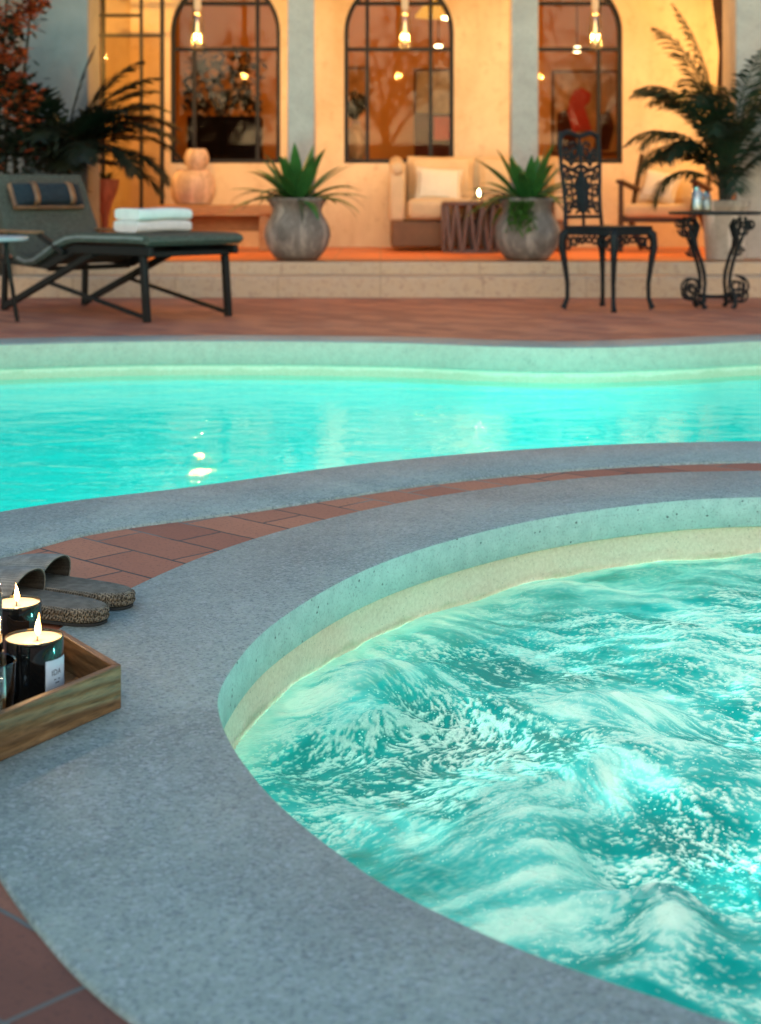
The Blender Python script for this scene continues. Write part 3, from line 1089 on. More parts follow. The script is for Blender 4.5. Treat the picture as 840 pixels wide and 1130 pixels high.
MB().box(((a.x + b.x) / 2, 14.85, (a.z + .21) / 2), (b.x - a.x, .4, a.z - .21)).build('carcass', M['brown_paint'], t, world=True, bevel=.006)
a2 = at(478, 127, 14.7)
MB().box(((a2.x + b.x) / 2, 14.64, a2.z - .13), (b.x - a2.x - .01, .02, .22)).build('drawer', M['red_paint'], t, world=True, bevel=.004)
t = thing('vase', 'pale vase with dark branches behind the left pane of the middle arched window', 'vase', (at(393, 0, 13.7).x, 13.7, .55))
zb = at(0, 178, 13.7).z
MB().lathe([(.05, 0), (.09, .08), (.10, .18), (.07, .28), (.035, .33), (.045, .36)], 24, (at(393, 0, 13.7).x, 13.7, zb)).build('vessel', M['pot_pale2'], t, world=True)
mb = MB()
for k in range(26):
    p0 = Vector((at(393, 0, 13.7).x, 13.7, zb + .36))
    p1 = p0 + Vector((random.uniform(-.14, .14), random.uniform(-.1, .1), random.uniform(.05, .28)))
    mb.tube([p0, (p0 + p1) / 2 + Vector((0, 0, .03)), p1], .004, 4)
    for j in range(3):
        q = p0.lerp(p1, .5 + .2 * j)
        mb.box(q, (.03, .01, .035), rz=random.random())
mb.build('branches', M['palm_dark'], t, world=True)
MB().box((at(393, 0, 13.7).x, 13.7, (zb + .21) / 2), (.3, .3, zb - .21)).build('stand', M['wood_chair'], t, world=True)

# ------------------------------------------------------------------ planters with agaves
POT = [(.115, 0), (.135, .006), (.165, .04), (.197, .095), (.213, .155), (.208, .205), (.188, .25), (.168, .285), (.158, .31), (.160, .33), (.176, .362), (.187, .376), (.190, .388), (.184, .396),
       (.166, .396), (.158, .38), (.150, .345)]


def agave_planter(px, label_pot, label_plant, seed, trail):
    random.seed(seed)
    c = at(px, 0, 9.86)
    loc = (c.x, 9.86, .205)
    t = thing('clay_planter', label_pot, 'planter', loc, seed * 1.3, 'round clay planters on the porch edge')
    MB().lathe(POT, 56, wob=.006).build('pot', M['pot'], t)
    MB().lathe([(.0001, .352), (.10, .356), (.154, .348)], 30).build('soil', M['soil'], t)
    p = thing('agave_plant', label_plant, 'plant', (c.x, 9.86, .205 + .35))
    mb, md = MB(), MB()
    ga = 2.39996
    for k in range(28):
        s = k / 27
        el = math.radians(80 - 66 * s ** .9 + random.uniform(-7, 7))
        az = k * ga + random.uniform(-.2, .2)
        L = .40 + .09 * s + random.uniform(-.05, .05)
        leaf(mb, (.012 * math.cos(az), .012 * math.sin(az), .0), az, el, L, .088 - .030 * s, .25 + 1.1 * s + random.uniform(-.1, .35), .16, 10, 0, 0, .45)
    for k in range(10):
        az = random.uniform(0, 2 * PI) if k > 3 else (PI * (k % 2) + random.uniform(-.35, .35))
        leaf(md, (.02 * math.cos(az), .02 * math.sin(az), .0), az, math.radians(random.uniform(24, 42)), random.uniform(.40, .52), .034, random.uniform(1.5, 2.5), .2, 12)
    mb.build('leaves', M['agave'], p, angle=60)
    md.build('withered_leaves', M['agave_dry'], p, angle=60)
    if trail:
        mf = MB()
        for k in range(34):
            az = math.radians(-108) + random.uniform(-.42, .42)
            b = Vector((.165 * math.cos(az), .165 * math.sin(az), .03))
            pts = [Vector((.08 * math.cos(az), .08 * math.sin(az), .02)), b, b + Vector((.03 * math.cos(az), .03 * math.sin(az), -.08 - random.random() * .13))]
            for j in range(12):
                q = pts[1].lerp(pts[2], j / 11)
                leaf(mf, q + Vector((random.uniform(-.02, .02), -.012, random.uniform(-.01, .01))), random.uniform(-PI, 0), random.uniform(-.8, .4), .045, .014, .6, .1, 3)
        mf.build('trailing_foliage', M['fern'], p, angle=60)


agave_planter(328, 'bulbous grey clay planter at the left, nearest to the sun lounger', 'broad leaved green agave in the planter left of the sofa', 3, False)
agave_planter(582, 'bulbous grey clay planter between the woven table and the iron chair', 'green agave with trailing fern in the planter beside the iron chair', 7, True)

# ------------------------------------------------------------------ palms
random.seed(21)
c = at(800, 0, 9.83)
t = thing('palm_pot', 'pale straight sided pot holding the right palm behind the iron table', 'planter', (c.x, 9.83, .205))
MB().lathe([(.115, 0), (.12, .005), (.135, .2), (.142, .33), (.155, .335), (.158, .375), (.15, .382), (.138, .378), (.132, .34)], 44, wob=.004).build('pot', M['pot_pale2'], t)
MB().lathe([(.0001, .345), (.135, .342)], 24).build('soil', M['soil'], t)
p = thing('palm_plant', 'dark feathery palm in the pale pot beside the right stone pillar', 'palm', (c.x, 9.83, .205 + .34))
p.scale = (.80, .80, 1.0)
mb = MB()
for k in range(5):
    a = k * 1.26
    mb.tube([(.03 * math.cos(a), .03 * math.sin(a), 0), (.04 * math.cos(a), .04 * math.sin(a), .22), (.06 * math.cos(a), .06 * math.sin(a), .42)], [.02, .017, .012], 7)
mb.build('stem', M['stemwood'], p)
spec = [(PI * .98, 62, .92, 1.9), (PI * 1.06, 50, .80, 2.1), (PI * .9, 74, 1.0, 1.5), (PI * 1.12, 80, 1.08, 1.15), (PI * 1.0, 84, 1.12, .7), (PI * .75, 70, .9, 1.7), (PI * 1.3, 66, .85, 1.9), (PI * 1.5, 72, .8, 1.7),
        (0, 70, .95, 1.7), (.25, 80, 1.05, 1.0), (-.3, 58, .85, 2.1), (PI * .5, 76, .95, 1.4), (PI * 1.02, 36, .66, 2.3), (PI * 1.18, 60, .72, 2.3), (.1, 45, .75, 2.2), (PI * 1.7, 68, .85, 1.8), (PI * .99, 72, .95, 1.75), (PI * .94, 44, .8, 2.0), (PI * 1.1, 55, .9, 1.9), (PI * 1.25, 75, .95, 1.4), (PI * 1.4, 60, .8, 1.9), (PI * .7, 55, .85, 2.0), (PI * 1.04, 66, 1.0, 1.7), (-.15, 74, 1.0, 1.3), (PI * 1.6, 80, 1.0, 1.0), (PI * 1.45, 40, .6, 2.0)]
for (az, el, L, dr_) in spec:
    mf = MB()
    frond(mf, (.03 * math.cos(az), .03 * math.sin(az), random.uniform(.05, .32)), az + random.uniform(-.12, .12), math.radians(el), L * random.uniform(.95, 1.05), dr_ * .95, .25, 58, .018, .4, .22)
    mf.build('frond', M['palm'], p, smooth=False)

random.seed(33)
c = at(66, 0, 9.75)
t = thing('palm_plant', 'dark spiky palm growing behind the lounger backrest against the grey pillar', 'palm', (c.x, 9.75, .205))
MB().lathe([(.12, 0), (.16, .1), (.19, .26), (.20, .32), (.18, .32), (.17, .29)], 36).build('pot', M['pot'], t)
mb = MB()
mb.tube([(0, 0, .28), (.01, 0, .45), (0, .01, .62)], [.07, .075, .06], 12)
mb.build('trunk', M['stemwood'], t)
spec = [(.12, 70, .84, 1.2), (-.1, 45, .8, 1.5), (.3, 60, .78, 1.6), (PI * .95, 70, .72, 1.5), (PI * 1.2, 50, .66, 1.8), (PI * 1.8, 62, .7, 1.5), (PI * 1.6, 30, .5, 1.5), (PI * 1.05, 25, .6, 1.5), (0.0, 62, .80, 1.5), (.1, 40, .78, 1.7), (-.15, 28, .74, 1.7), (.05, 74, .82, .9), (-.25, 52, .72, 1.6), (.25, 84, .80, .35), (PI, 60, .7, 1.7), (PI * .9, 40, .7, 1.6), (PI * 1.1, 78, .7, .9), (PI * 1.5, 55, .6, 1.8),
        (PI * 1.4, 75, .7, 1.3), (PI * .5, 60, .7, 1.5), (-.5, 38, .66, 2.0), (.4, 66, .8, 1.2), (-.05, 14, .66, 1.4), (PI * 1.65, 44, .62, 1.9), (.2, 52, .8, 1.5)]
for (az, el, L, dr_) in spec:
    mf = MB()
    frond(mf, (.03 * math.cos(az), .03 * math.sin(az), .60), az, math.radians(el), L * random.uniform(.95, 1.08), dr_, .25, 60, .027, .25, .05)
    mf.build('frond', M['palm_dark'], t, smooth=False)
mb = MB()
leaf(mb, (-.06, -.05, .6), PI * .96, math.radians(84), .86, .075, 1.0, .3, 14, 0, 0, .5)
mb.build('new_leaf', M['palm_dark'], t, angle=60)

# flowering climber at far left
random.seed(5)
c = at(8, 0, 9.3)
t = thing('bougainvillea', 'climbing bush with clusters of orange red bracts at the top left corner', 'climber', (c.x, 9.5, .0))
mb, ml, mfw = MB(), MB(), MB()
for k in range(9):
    x0 = random.uniform(-.35, .05)
    top = random.uniform(1.6, 2.3)
    pts = [(x0 * .4 - .1, 0, 0), (x0 * .7 - .05, .05, .6), (x0, 0, 1.1), (x0 + random.uniform(-.1, .12), -.08, top - .2), (x0 + random.uniform(-.12, .22), -.14, top)]
    mb.tube(pts, [.018, .014, .011, .008, .004], 6)
for (px, py, r, nf, nl) in ((6, 20, 22, 26, 30), (28, 12, 16, 20, 16), (2, 62, 18, 30, 24), (18, 32, 14, 16, 16), (22, 62, 9, 10, 10), (22, 86, 9, 10, 14), (36, 108, 12, 14, 18), (12, 112, 18, 22, 34), (4, 90, 14, 12, 26), (28, 132, 12, 4, 22),
                           (-20, 40, 26, 30, 34), (-25, 90, 26, 24, 34), (40, 2, 10, 14, 10), (10, 150, 26, 3, 60), (30, 168, 24, 2, 60), (45, 150, 20, 1, 50), (-10, 175, 26, 1, 50), (60, 178, 22, 0, 50)):
    for k in range(nf * 2):
        q = at(px + random.gauss(0, r * .55), py + random.gauss(0, r * .55), 9.3 + random.uniform(-.12, .12)) - Vector((c.x, 9.5, 0))
        az = random.uniform(0, 2 * PI)
        for j in range(3):
            leaf(mfw, q, az + j * 2.09, random.uniform(-.2, .9), .038, .03, .6, .15, 3, 0, 0, .5)
    for k in range(nl * 2):
        q = at(px + random.gauss(0, r * .7), py + random.gauss(0, r * .7), 9.34 + random.uniform(-.14, .18)) - Vector((c.x, 9.5, 0))
        leaf(ml, q, random.uniform(0, 2 * PI), random.uniform(-1, .8), .06, .036, .5, .12, 3, 0, 0, .5)
mb.build('stem', M['stemwood'], t)
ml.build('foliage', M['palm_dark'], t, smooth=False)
mfw.build('blossoms', M['bract'], t, smooth=False)

# ------------------------------------------------------------------ pendants on the porch
PX = [at(218, 0, 10.55).x, at(447, 0, 10.55).x, at(657, 0, 10.55).x]
for i, x in enumerate(PX):
    if i == 0:
        pl = thing('pendant_lamp', 'glowing glass pendant lamp hanging in front of the left arched window', 'lamp', (x, 10.55, 1.62), 0, 'glass pendant lamps under the porch roof')
        MB().tube([(0, 0, .36), (0, 0, 1.08)], .006, 8).build('cable', M['steel'], pl)
        MB().lathe([(.020, .235), (.024, .24), (.026, .60), (.024, 1.0), (.010, 1.02)], 20).build('frosted_tube', M['frost'], pl)
        MB().lathe([(.034, .0), (.041, .006), (.043, .04), (.040, .16), (.032, .235), (.026, .27), (.024, .27), (.030, .235), (.038, .16), (.041, .04), (.037, .010), (.0001, .006)], 28).build('glass_shade', M['lamp_glass'], pl)
        MB().lathe([(.003, .035), (.012, .05), (.016, .08), (.011, .12), (.005, .19)], 16).build('bulb', M['bulb'], pl)
    else:
        dup(pl, (x, 10.55, 1.62), 0, 'glowing glass pendant lamp hanging in front of the %s arched window' % ('middle' if i == 1 else 'right'))

# lamps inside the room
for px, py, side in ((484, 52, 'middle'), (637, 54, 'right')):
    c = at(px, py, 14.2)
    t = thing('spot_lamp', 'small round glowing spot lamp seen through the %s arched window' % side, 'lamp', (c.x, 14.2, c.z), 0, 'spot lamps inside the house')
    MB().lathe([(.0001, -.035), (.03, -.028), (.036, 0), (.03, .02), (.0001, .022)], 18).build('bulb', M['spot_glow'], t)
    MB().tube([(0, 0, .02), (0, 0, 2.95 - c.z)], .006, 6).build('cable', M['steel'], t)
c = at(483, 12, 13.4)
t = thing('pendant_lamp', 'amber glowing lampshade behind the top right of the middle arched window', 'lamp', (c.x, 13.4, c.z))
MB().lathe([(.20, -.05), (.14, .03), (.06, .09), (.03, .10)], 30).build('lamp_shade', M['shade_glow'], t)
MB().lathe([(.0001, -.08), (.04, -.07), (.05, -.03), (.03, .02), (.0001, .03)], 18, (.08, 0, 0)).build('bulb', M['spot_glow'], t)
MB().tube([(0, 0, .1), (0, 0, 2.95 - c.z)], .006, 6).build('cable', M['steel'], t)

# ------------------------------------------------------------------ porch furniture
def cushion(mb, c, s, M_=None, n=10, puff=1.0):
    """pillow: box whose faces swell and whose edges pinch"""
    vs, fs = [], []
    for side in (1, -1):
        b = len(vs)
        for j in range(n + 1):
            for i in range(n + 1):
                u, v = 2 * i / n - 1, 2 * j / n - 1
                h = ((1 - u ** 4) * (1 - v ** 4)) ** .5
                k = 1 - .05 * puff * ((1 - abs(v)) * abs(u) ** 3)
                k2 = 1 - .05 * puff * ((1 - abs(u)) * abs(v) ** 3)
                vs.append((c[0] + u * s[0] / 2 * k, c[1] + v * s[1] / 2 * k2, c[2] + side * s[2] / 2 * h))
        for j in range(n):
            for i in range(n):
                a = b + j * (n + 1) + i
                f = (a, a + 1, a + n + 2, a + n + 1)
                fs.append(f if side > 0 else f[::-1])
    mb.add(vs, fs, M_)
    return mb


# sofa
xl, xr = at(427, 0, 11.62).x, at(628, 0, 11.62).x
sx = (xl + xr) / 2
sw = xr - xl
t = thing('sofa', 'cream two seat sofa with rolled arms under the middle arched window', 'sofa', (sx, 11.7, .205))
MB().box((0, .0, .125), (sw - .06, .62, .20)).build('base', M['sofa_base'], t, bevel=.02)
for s in (-1, 1):
    mb = MB()
    xx = s * (sw / 2 - .075)
    mb.tube([(xx, -.36, .60), (xx, -.30, .615), (xx, .28, .66)], [.045, .056, .058], 16)
    mb.box((xx, 0, .42), (.12, .64, .40))
    mb.build('arm', M['linen'], t, bevel=.03, seg=3)
MB().box((0, .27, .50), (sw - .30, .14, .40)).build('backrest', M['linen'], t, bevel=.04, seg=3)
for s in (-1, 1):
    mb = MB().box((s * (sw / 4 - .075), -.06, .31), (sw / 2 - .155, .58, .16))
    mb.build('seat_cushion', M['linen'], t, bevel=.05, seg=4)
    M2 = Matrix.Translation((s * (sw / 4 - .075), .15, .54)) @ Matrix.Rotation(math.radians(76), 4, 'X')
    cushion(MB(), (0, 0, 0), (sw / 2 - .17, .36, .16), M2).build('back_cushion', M['linen'], t)
pc = at(485, 204, 11.5)
o = MB()
M2 = Matrix.Rotation(math.radians(4), 4, 'Y') @ Matrix.Rotation(math.radians(70), 4, 'X')
cushion(o, (0, 0, 0), (.35, .27, .12), M2)
po = o.build('throw_pillow', M['linen_light'], loc=(pc.x, 11.62, pc.z))
tag(po, 'ivory scatter pillow leaning on the left seat of the sofa', 'pillow')

# woven metal drum table
c = at(520, 0, 11.15)
t = thing('drum_table', 'brown drum table of looped metal strips in front of the sofa', 'table', (c.x, 11.15, .205))
MB().lathe([(.0001, .335), (.20, .335), (.215, .345), (.215, .36), (.20, .37), (.0001, .37)], 40).build('table_top', M['rope'], t)
MB().lathe([(.19, 0), (.205, .0), (.205, .02), (.19, .02), (.19, 0)], 40).build('base_ring', M['rope'], t)
mb = MB()
nz = 26
for k in range(nz):
    a0, a1 = 2 * PI * k / nz, 2 * PI * (k + 1) / nz
    za, zb_ = (.012, .34) if k % 2 == 0 else (.34, .012)
    pts = [(.205 * math.cos(a0 + (a1 - a0) * s), .205 * math.sin(a0 + (a1 - a0) * s), za + (zb_ - za) * (s * s * (3 - 2 * s))) for s in (0, .2, .4, .6, .8, 1)]
    mb.tube(pts, .013, 6)
mb.build('looped_strips', M['rope'], t)
cc = at(527, 222, 11.08)
t = thing('tealight', 'small lit tealight glass standing on the brown drum table', 'candle', (c.x + .05, 11.05, .205 + .372))
MB().lathe([(.022, 0), (.028, .004), (.030, .05), (.027, .05), (.025, .008), (.0001, .006)], 20).build('holder', M['lamp_glass'], t)
MB().lathe([(.0001, .018), (.02, .018), (.02, .008)], 16).build('wax', M['wax'], t)
MB().lathe([(.001, .03), (.008, .04), (.009, .05), (.005, .07), (.0005, .085)], 12).build('flame', M['flame_core'], t)

# bench and clay pots
a, b = at(176, 0, 11.4), at(304, 0, 11.4)
t = thing('bench', 'orange brown wooden bench below the left arched window', 'bench', ((a.x + b.x) / 2, 11.5, .205))
w = b.x - a.x
MB().box((0, 0, .305), (w, .42, .07)).build('seat', M['wood_bench'], t, bevel=.008)
for s in (-1, 1):
    MB().box((s * (w / 2 - .08), 0, .135), (.07, .36, .27)).build('leg', M['wood_bench'], t, bevel=.006)
MB().box((0, .12, .20), (w - .23, .03, .12)).build('apron', M['wood_bench'], t, bevel=.004)
c = at(213, 0, 11.45)
t = tag(MB().lathe([(.10, 0), (.13, .006), (.158, .06), (.168, .12), (.160, .19), (.135, .235), (.115, .25), (.12, .262), (.105, .262), (.09, .25)], 44, wob=.01).build('clay_jar', M['pot_pale'], loc=(c.x, 11.45, .205 + .342)),
        'large round sandy clay jar standing on the wooden bench', 'jar')
c2 = at(217, 0, 11.45)
tag(MB().lathe([(.05, 0), (.065, .006), (.090, .05), (.093, .09), (.08, .13), (.066, .152), (.06, .152), (.055, .13)], 36, wob=.012).build('clay_jar', M['pot_pale'], loc=(c2.x, 11.45, .205 + .342 + .263)),
    'small clay jar stacked on top of the larger one', 'jar')

# dark pedestal urn
c = at(116, 0, 11.3)
t = thing('pedestal_urn', 'dark red clay urn on a slim foot between lounger and steel door', 'urn', (c.x, 11.3, .205))
MB().lathe([(.06, 0), (.065, .02), (.03, .06), (.022, .14), (.03, .26), (.055, .36), (.09, .44), (.10, .49), (.105, .53), (.09, .53), (.08, .5), (.0001, .48)], 30).build('urn', M['urn'], t)
mb = MB()
random.seed(3)
for k in range(14):
    leaf(mb, (0, 0, .48), random.uniform(0, 6.28), random.uniform(.6, 1.4), .16, .03, .9, .2, 6)
mb.build('foliage', M['palm_dark'], t, angle=60)

# wooden armchair on the porch
c = at(735, 0, 11.35)
t = thing('armchair', 'dark wood armchair with cream cushions behind the iron chair', 'armchair', (c.x, 11.35, .205), math.radians(-24))
fr_ = MB()
for s in (-1, 1):
    mb = MB()
    mb.bar((s * .27, -.27, 0), (s * .27, -.25, .50), .032, .04)
    mb.build('leg', M['wood_chair'], t, bevel=.006)
    mb = MB()
    mb.bar((s * .27, .36, 0), (s * .27, -.10, .30), .032, .045)
    mb.bar((s * .27, .02, .22), (s * .27, .36, .72), .032, .045)
    mb.build('leg', M['wood_chair'], t, bevel=.006)
    MB().bar((s * .27, -.30, .515), (s * .27, .22, .455), .06, .026).build('armrest', M['wood_chair'], t, bevel=.008)
MB().bar((-.27, -.25, .24), (.27, -.25, .24), .03, .05).build('rail', M['wood_chair'], t, bevel=.005)
MB().bar((-.27, .30, .62), (.27, .30, .62), .03, .05).build('rail', M['wood_chair'], t, bevel=.005)
MB().box((0, -.03, .30), (.49, .52, .10)).build('seat_cushion', M['linen'], t, bevel=.035, seg=3)
M2 = Matrix.Translation((0, .20, .52)) @ Matrix.Rotation(math.radians(60), 4, 'X')
cushion(MB(), (0, 0, 0), (.48, .46, .14), M2).build('back_cushion', M['linen'], t)
o = MB()
M2 = Matrix.Rotation(math.radians(-24), 4, 'Z') @ Matrix.Rotation(math.radians(10), 4, 'Y') @ Matrix.Rotation(math.radians(64), 4, 'X')
cushion(o, (0, 0, 0), (.26, .24, .11), M2)
pp = at(730, 212, 11.25)
tag(o.build('throw_pillow', M['linen_light'], loc=(pp.x, 11.28, .205 + .475)), 'ivory scatter pillow on the dark wood armchair', 'pillow')

# ------------------------------------------------------------------ wrought iron chair and table
def spiral(c, r0, r1, a0, turns, n=22):
    out = []
    for k in range(n + 1):
        s = k / n
        r = r0 + (r1 - r0) * s
        a = a0 + turns * 2 * PI * s
        out.append((c[0] + r * math.cos(a), c[1], c[2] + r * math.sin(a)))
    return out


c = at(671, 0, 8.36)
# local -y is the front of the chair; the back stands along +y
t = thing('iron_chair', 'black cast iron garden chair with ornate scrolled back on the terrace', 'chair', (c.x, 8.36, 0), math.radians(44))
t.scale = (.77, .77, 1)
SW = .215
for sxx in (-1, 1):
    for syy in (-1, 1):
        dx, dy = sxx / 1.414, syy / 1.414
        bx, by = sxx * (SW - .01), syy * (SW - .01)
        k = [(-.02, .435), (.028, .40), (.034, .34), (.012, .24), (-.006, .14), (-.004, .06), (.016, .02), (.022, .004)]
        rr = [.024, .029, .027, .020, .016, .0155, .018, .023]
        mb = MB()
        mb.tube([(bx + dx * a_, by + dy * a_, z) for a_, z in k], rr, 10)
        mb.build('leg', M['iron'], t)
mb = MB()
mb.box((0, 0, .444), (2 * SW + .02, 2 * SW + .02, .018))
mb.build('seat', M['iron'], t, bevel=.008)
mb = MB()
for (p0, p1) in (((-SW, -SW), (SW, -SW)), ((SW, -SW), (SW, SW)), ((SW, SW), (-SW, SW)), ((-SW, SW), (-SW, -SW))):
    A, B = Vector((*p0, 0)), Vector((*p1, 0))
    mb.bar(A + Vector((0, 0, .42)), B + Vector((0, 0, .42)), .012, .035)
    d = (B - A)
    for k in range(7):
        s = (k + .5) / 7
        q = A + d * s
        u = d.normalized()
        dip = .075 - .05 * math.sin(PI * s)
        pts = [q + u * (.028 * math.cos(w)) + Vector((0, 0, .39 - dip * .5 + .5 * dip * math.sin(w))) for w in np.linspace(0, 2 * PI, 13)[:-1]]
        mb.tube(pts, .006, 6, True)
mb.build('apron', M['iron'], t)
mb = MB()
yb = SW
lean = lambda z: yb + .09 * max(0, (z - .44)) ** 1.1
for s in (-1, 1):
    zs = np.linspace(.44, .965, 14)
    wv = [SW - .005 - .012 * math.sin((z - .44) / .525 * 2 * PI) for z in zs]
    mb.tube([(s * w_, lean(z), z) for w_, z in zip(wv, zs)], [.014] * 10 + [.015, .017, .017, .012], 8)
top = [(SW * math.cos(a_), lean(.93), .93 + .03 * math.sin(a_) - .015 * math.cos(4 * a_) * math.sin(a_)) for a_ in np.linspace(0, PI, 25)]
mb.tube(top, .015, 8)
mb.tube([(x, lean(.77), .77 + .012 * math.cos(x * 30)) for x in np.linspace(-SW, SW, 13)], .012, 8)
mb.tube([(x, lean(.50), .50) for x in np.linspace(-SW, SW, 7)], .010, 8)
mb.build('back_frame', M['iron'], t)
mb = MB()
lz = lambda P: [(x, lean(z), z) for x, y, z in P]
for s in (-1, 1):
    for (cx_, cz, r0, r1, a0, tr) in ((.075, .70, .060, .014, PI * .5, 1.4), (.075, .585, .062, .014, -PI * .5, -1.4), (.15, .64, .045, .012, 0, 1.3), (.155, .735, .035, .01, PI, 1.2), (.155, .545, .038, .01, PI, -1.2),
                                      (.07, .86, .055, .012, PI * .2, 1.3), (.15, .85, .040, .01, PI, 1.3), (.03, .645, .05, .012, PI, 1.1), (.11, .80, .03, .01, 0, 1.1)):
        mb.tube(lz(spiral((s * cx_, 0, cz), r0 * s, r1 * s, a0 if s > 0 else -a0, tr * (1 if s > 0 else -1))), .0095, 6)
    for k in range(7):
        a_ = .3 + k * .42
        mb.tube(lz([(s * .01, 0, .52 + k * .03), (s * (.05 + .03 * math.sin(k * 2)), 0, .55 + k * .032), (s * (.10 + .05 * math.cos(k)), 0, .56 + k * .033)]), [.007, .012, .004], 6)
mb.tube(lz([(.058 * math.cos(a_), 0, .64 + .075 * math.sin(a_)) for a_ in np.linspace(0, 2 * PI, 25)[:-1]]), .011, 6, True)
mb.tube(lz([(0, 0, z) for z in np.linspace(.45, .93, 8)]), [.012, .01, .018, .01, .02, .01, .018, .01], 8)
mb.build('scrollwork', M['iron'], t)

c = at(789, 0, 8.45)
t = thing('iron_table', 'low black iron table with scrolled legs beside the iron chair', 'table', (c.x, 8.45, 0), math.radians(5))
MB().lathe([(.0001, .512), (.245, .512), (.252, .517), (.252, .525), (.24, .53), (.0001, .53)], 48).build('table_top', M['iron'], t)
for s in (-1, 1):
    mb = MB()
    k = [(.165, .50), (.172, .46), (.155, .40), (.125, .33), (.10, .26), (.082, .19), (.078, .14), (.095, .08), (.10, .02), (.085, .004)]
    for yy in (-.045, .045):
        mb.tube([(s * x - s * .01, yy * (1 + .8 * (z < .1)), z) for x, z in k], [.010, .009, .010, .0105, .011, .011, .010, .010, .012, .016], 8)
        k2 = [(.12, .49), (.10, .45), (.118, .38), (.105, .30)]
        mb.tube([(s * x, yy * .7, z) for x, z in k2], [.008, .012, .010, .006], 6)
    mb.build('leg', M['iron'], t)
    mb = MB()
    for (cx_, cz, r0, r1, a0, tr) in ((.125, .115, .062, .012, PI * .5, -1.6), (.14, .075, .05, .014, PI * .9, 1.3), (.155, .43, .045, .012, 0, 1.4), (.19, .46, .03, .01, PI, 1.2), (.125, .31, .03, .01, 0, 1.2), (.085, .05, .032, .01, 0, 1.3)):
        for yy, rr_ in ((-.03, .0065), (.03, .006)):
            MB().tube(spiral((s * cx_, yy, cz), r0 * s, r1 * s, a0, tr), rr_, 6).build('scroll', M['iron'], t)
mb = MB()
mb.tube([(-.09, 0, .068), (-.03, 0, .062), (.03, 0, .062), (.09, 0, .068)], [.012, .010, .010, .012], 8)
mb.build('stretcher', M['iron'], t)
for px, hh, r, lab in ((768, .13, .030, 'taller clear glass candle jar standing on the iron table'), (780, .105, .032, 'shorter frosted glass candle jar standing on the iron table')):
    q = at(px, 0, 8.42)
    t = thing('candle_jar', lab, 'jar', (q.x, 8.42 + (.03 if px > 770 else -.02), .531))
    MB().lathe([(r * .8, 0), (r, .004), (r, hh * .8), (r * .75, hh * .9), (r * .8, hh), (r * .72, hh), (r * .66, hh * .9), (r * .9, hh * .78), (r * .9, .008), (.0001, .007)], 24).build('glass', M['ice'], t)
    MB().lathe([(.0001, .009), (r * .88, .009), (r * .88, hh * .55), (.0001, hh * .55)], 20).build('wax', M['paper'], t)

# ------------------------------------------------------------------ sun lounger
t = thing('sun_lounger', 'dark woven sun lounger with black crossed legs on the terracotta deck', 'sun lounger', (-.955, 7.67, 0), math.atan2(-.67, .74))
LW = .265
for s in (-1, 1):
    y = s * LW
    mb = MB()
    mb.bar((0, y, 0), (-.03, y, .345), .030, .036, up=(1, 0, 0))
    mb.build('leg', M['steel'], t, bevel=.004)
    mb = MB()
    mb.bar((-1.2, y, 0), (-1.19, y, .285), .028, .030, up=(1, 0, 0))
    mb.build('leg', M['steel'], t, bevel=.004)
    mb = MB()
    mb.bar((-1.215, y, .012), (-.42, y, .325), .028, .036)
    mb.build('diagonal_strut', M['steel'], t, bevel=.004)
    mb = MB()
    mb.bar((0, y, .02), (-.80, y, .165), .018, .020)
    mb.build('brace', M['steel'], t, bevel=.003)
    mb = MB()
    mb.bar((.05, y + s * .012, .345), (-.56, y + s * .012, .345), .026, .045)
    mb.bar((-.55, y + s * .012, .345), (-.80, y + s * .012, .250), .026, .045)
    mb.bar((-.80, y + s * .012, .250), (-1.19, y + s * .012, .27), .024, .03)
    mb.build('side_rail', M['steel'], t, bevel=.004)
    MB().bar((-.62, y + s * .035, .325), (-.84, y + s * .035, .415), .022, .028).build('arm_bracket', M['steel'], t, bevel=.003)
    MB().bar((-1.10, y + s * .035, .405), (-1.14, y + s * .035, .28), .022, .026).build('arm_bracket', M['steel'], t, bevel=.003)
    mb = MB()
    mb.bar((-.82, y + s * .035, .425), (-1.24, y + s * .035, .428), .045, .016)
    mb.build('armrest', M['wood_arm'], t, bevel=.006)
for (x, z) in ((0.0, .33), (-.42, .325), (-.80, .235), (-1.19, .27)):
    MB().bar((x, -LW, z), (x, LW, z), .026, .026).build('cross_rail', M['steel'], t, bevel=.003)
prof = [(.075, .395), (.06, .418), (.02, .428), (-.1, .430), (-.3, .428), (-.5, .428), (-.6, .418), (-.70, .385), (-.80, .335), (-.88, .30), (-.95, .292), (-1.02, .31), (-1.08, .36), (-1.14, .46), (-1.20, .57), (-1.26, .68), (-1.285, .725), (-1.30, .735), (-1.315, .725)]
MB().sheet(prof, -.305, .305, .045).build('sling_cushion', M['weave'], t, bevel=.012, seg=3, angle=50)
for s in (-1, 1):
    MB().sheet([(p[0], p[1] - .012) for p in prof[2:12]], s * .307 - .004, s * .307 + .004, .014).build('edge_trim', M['sling_edge'], t)
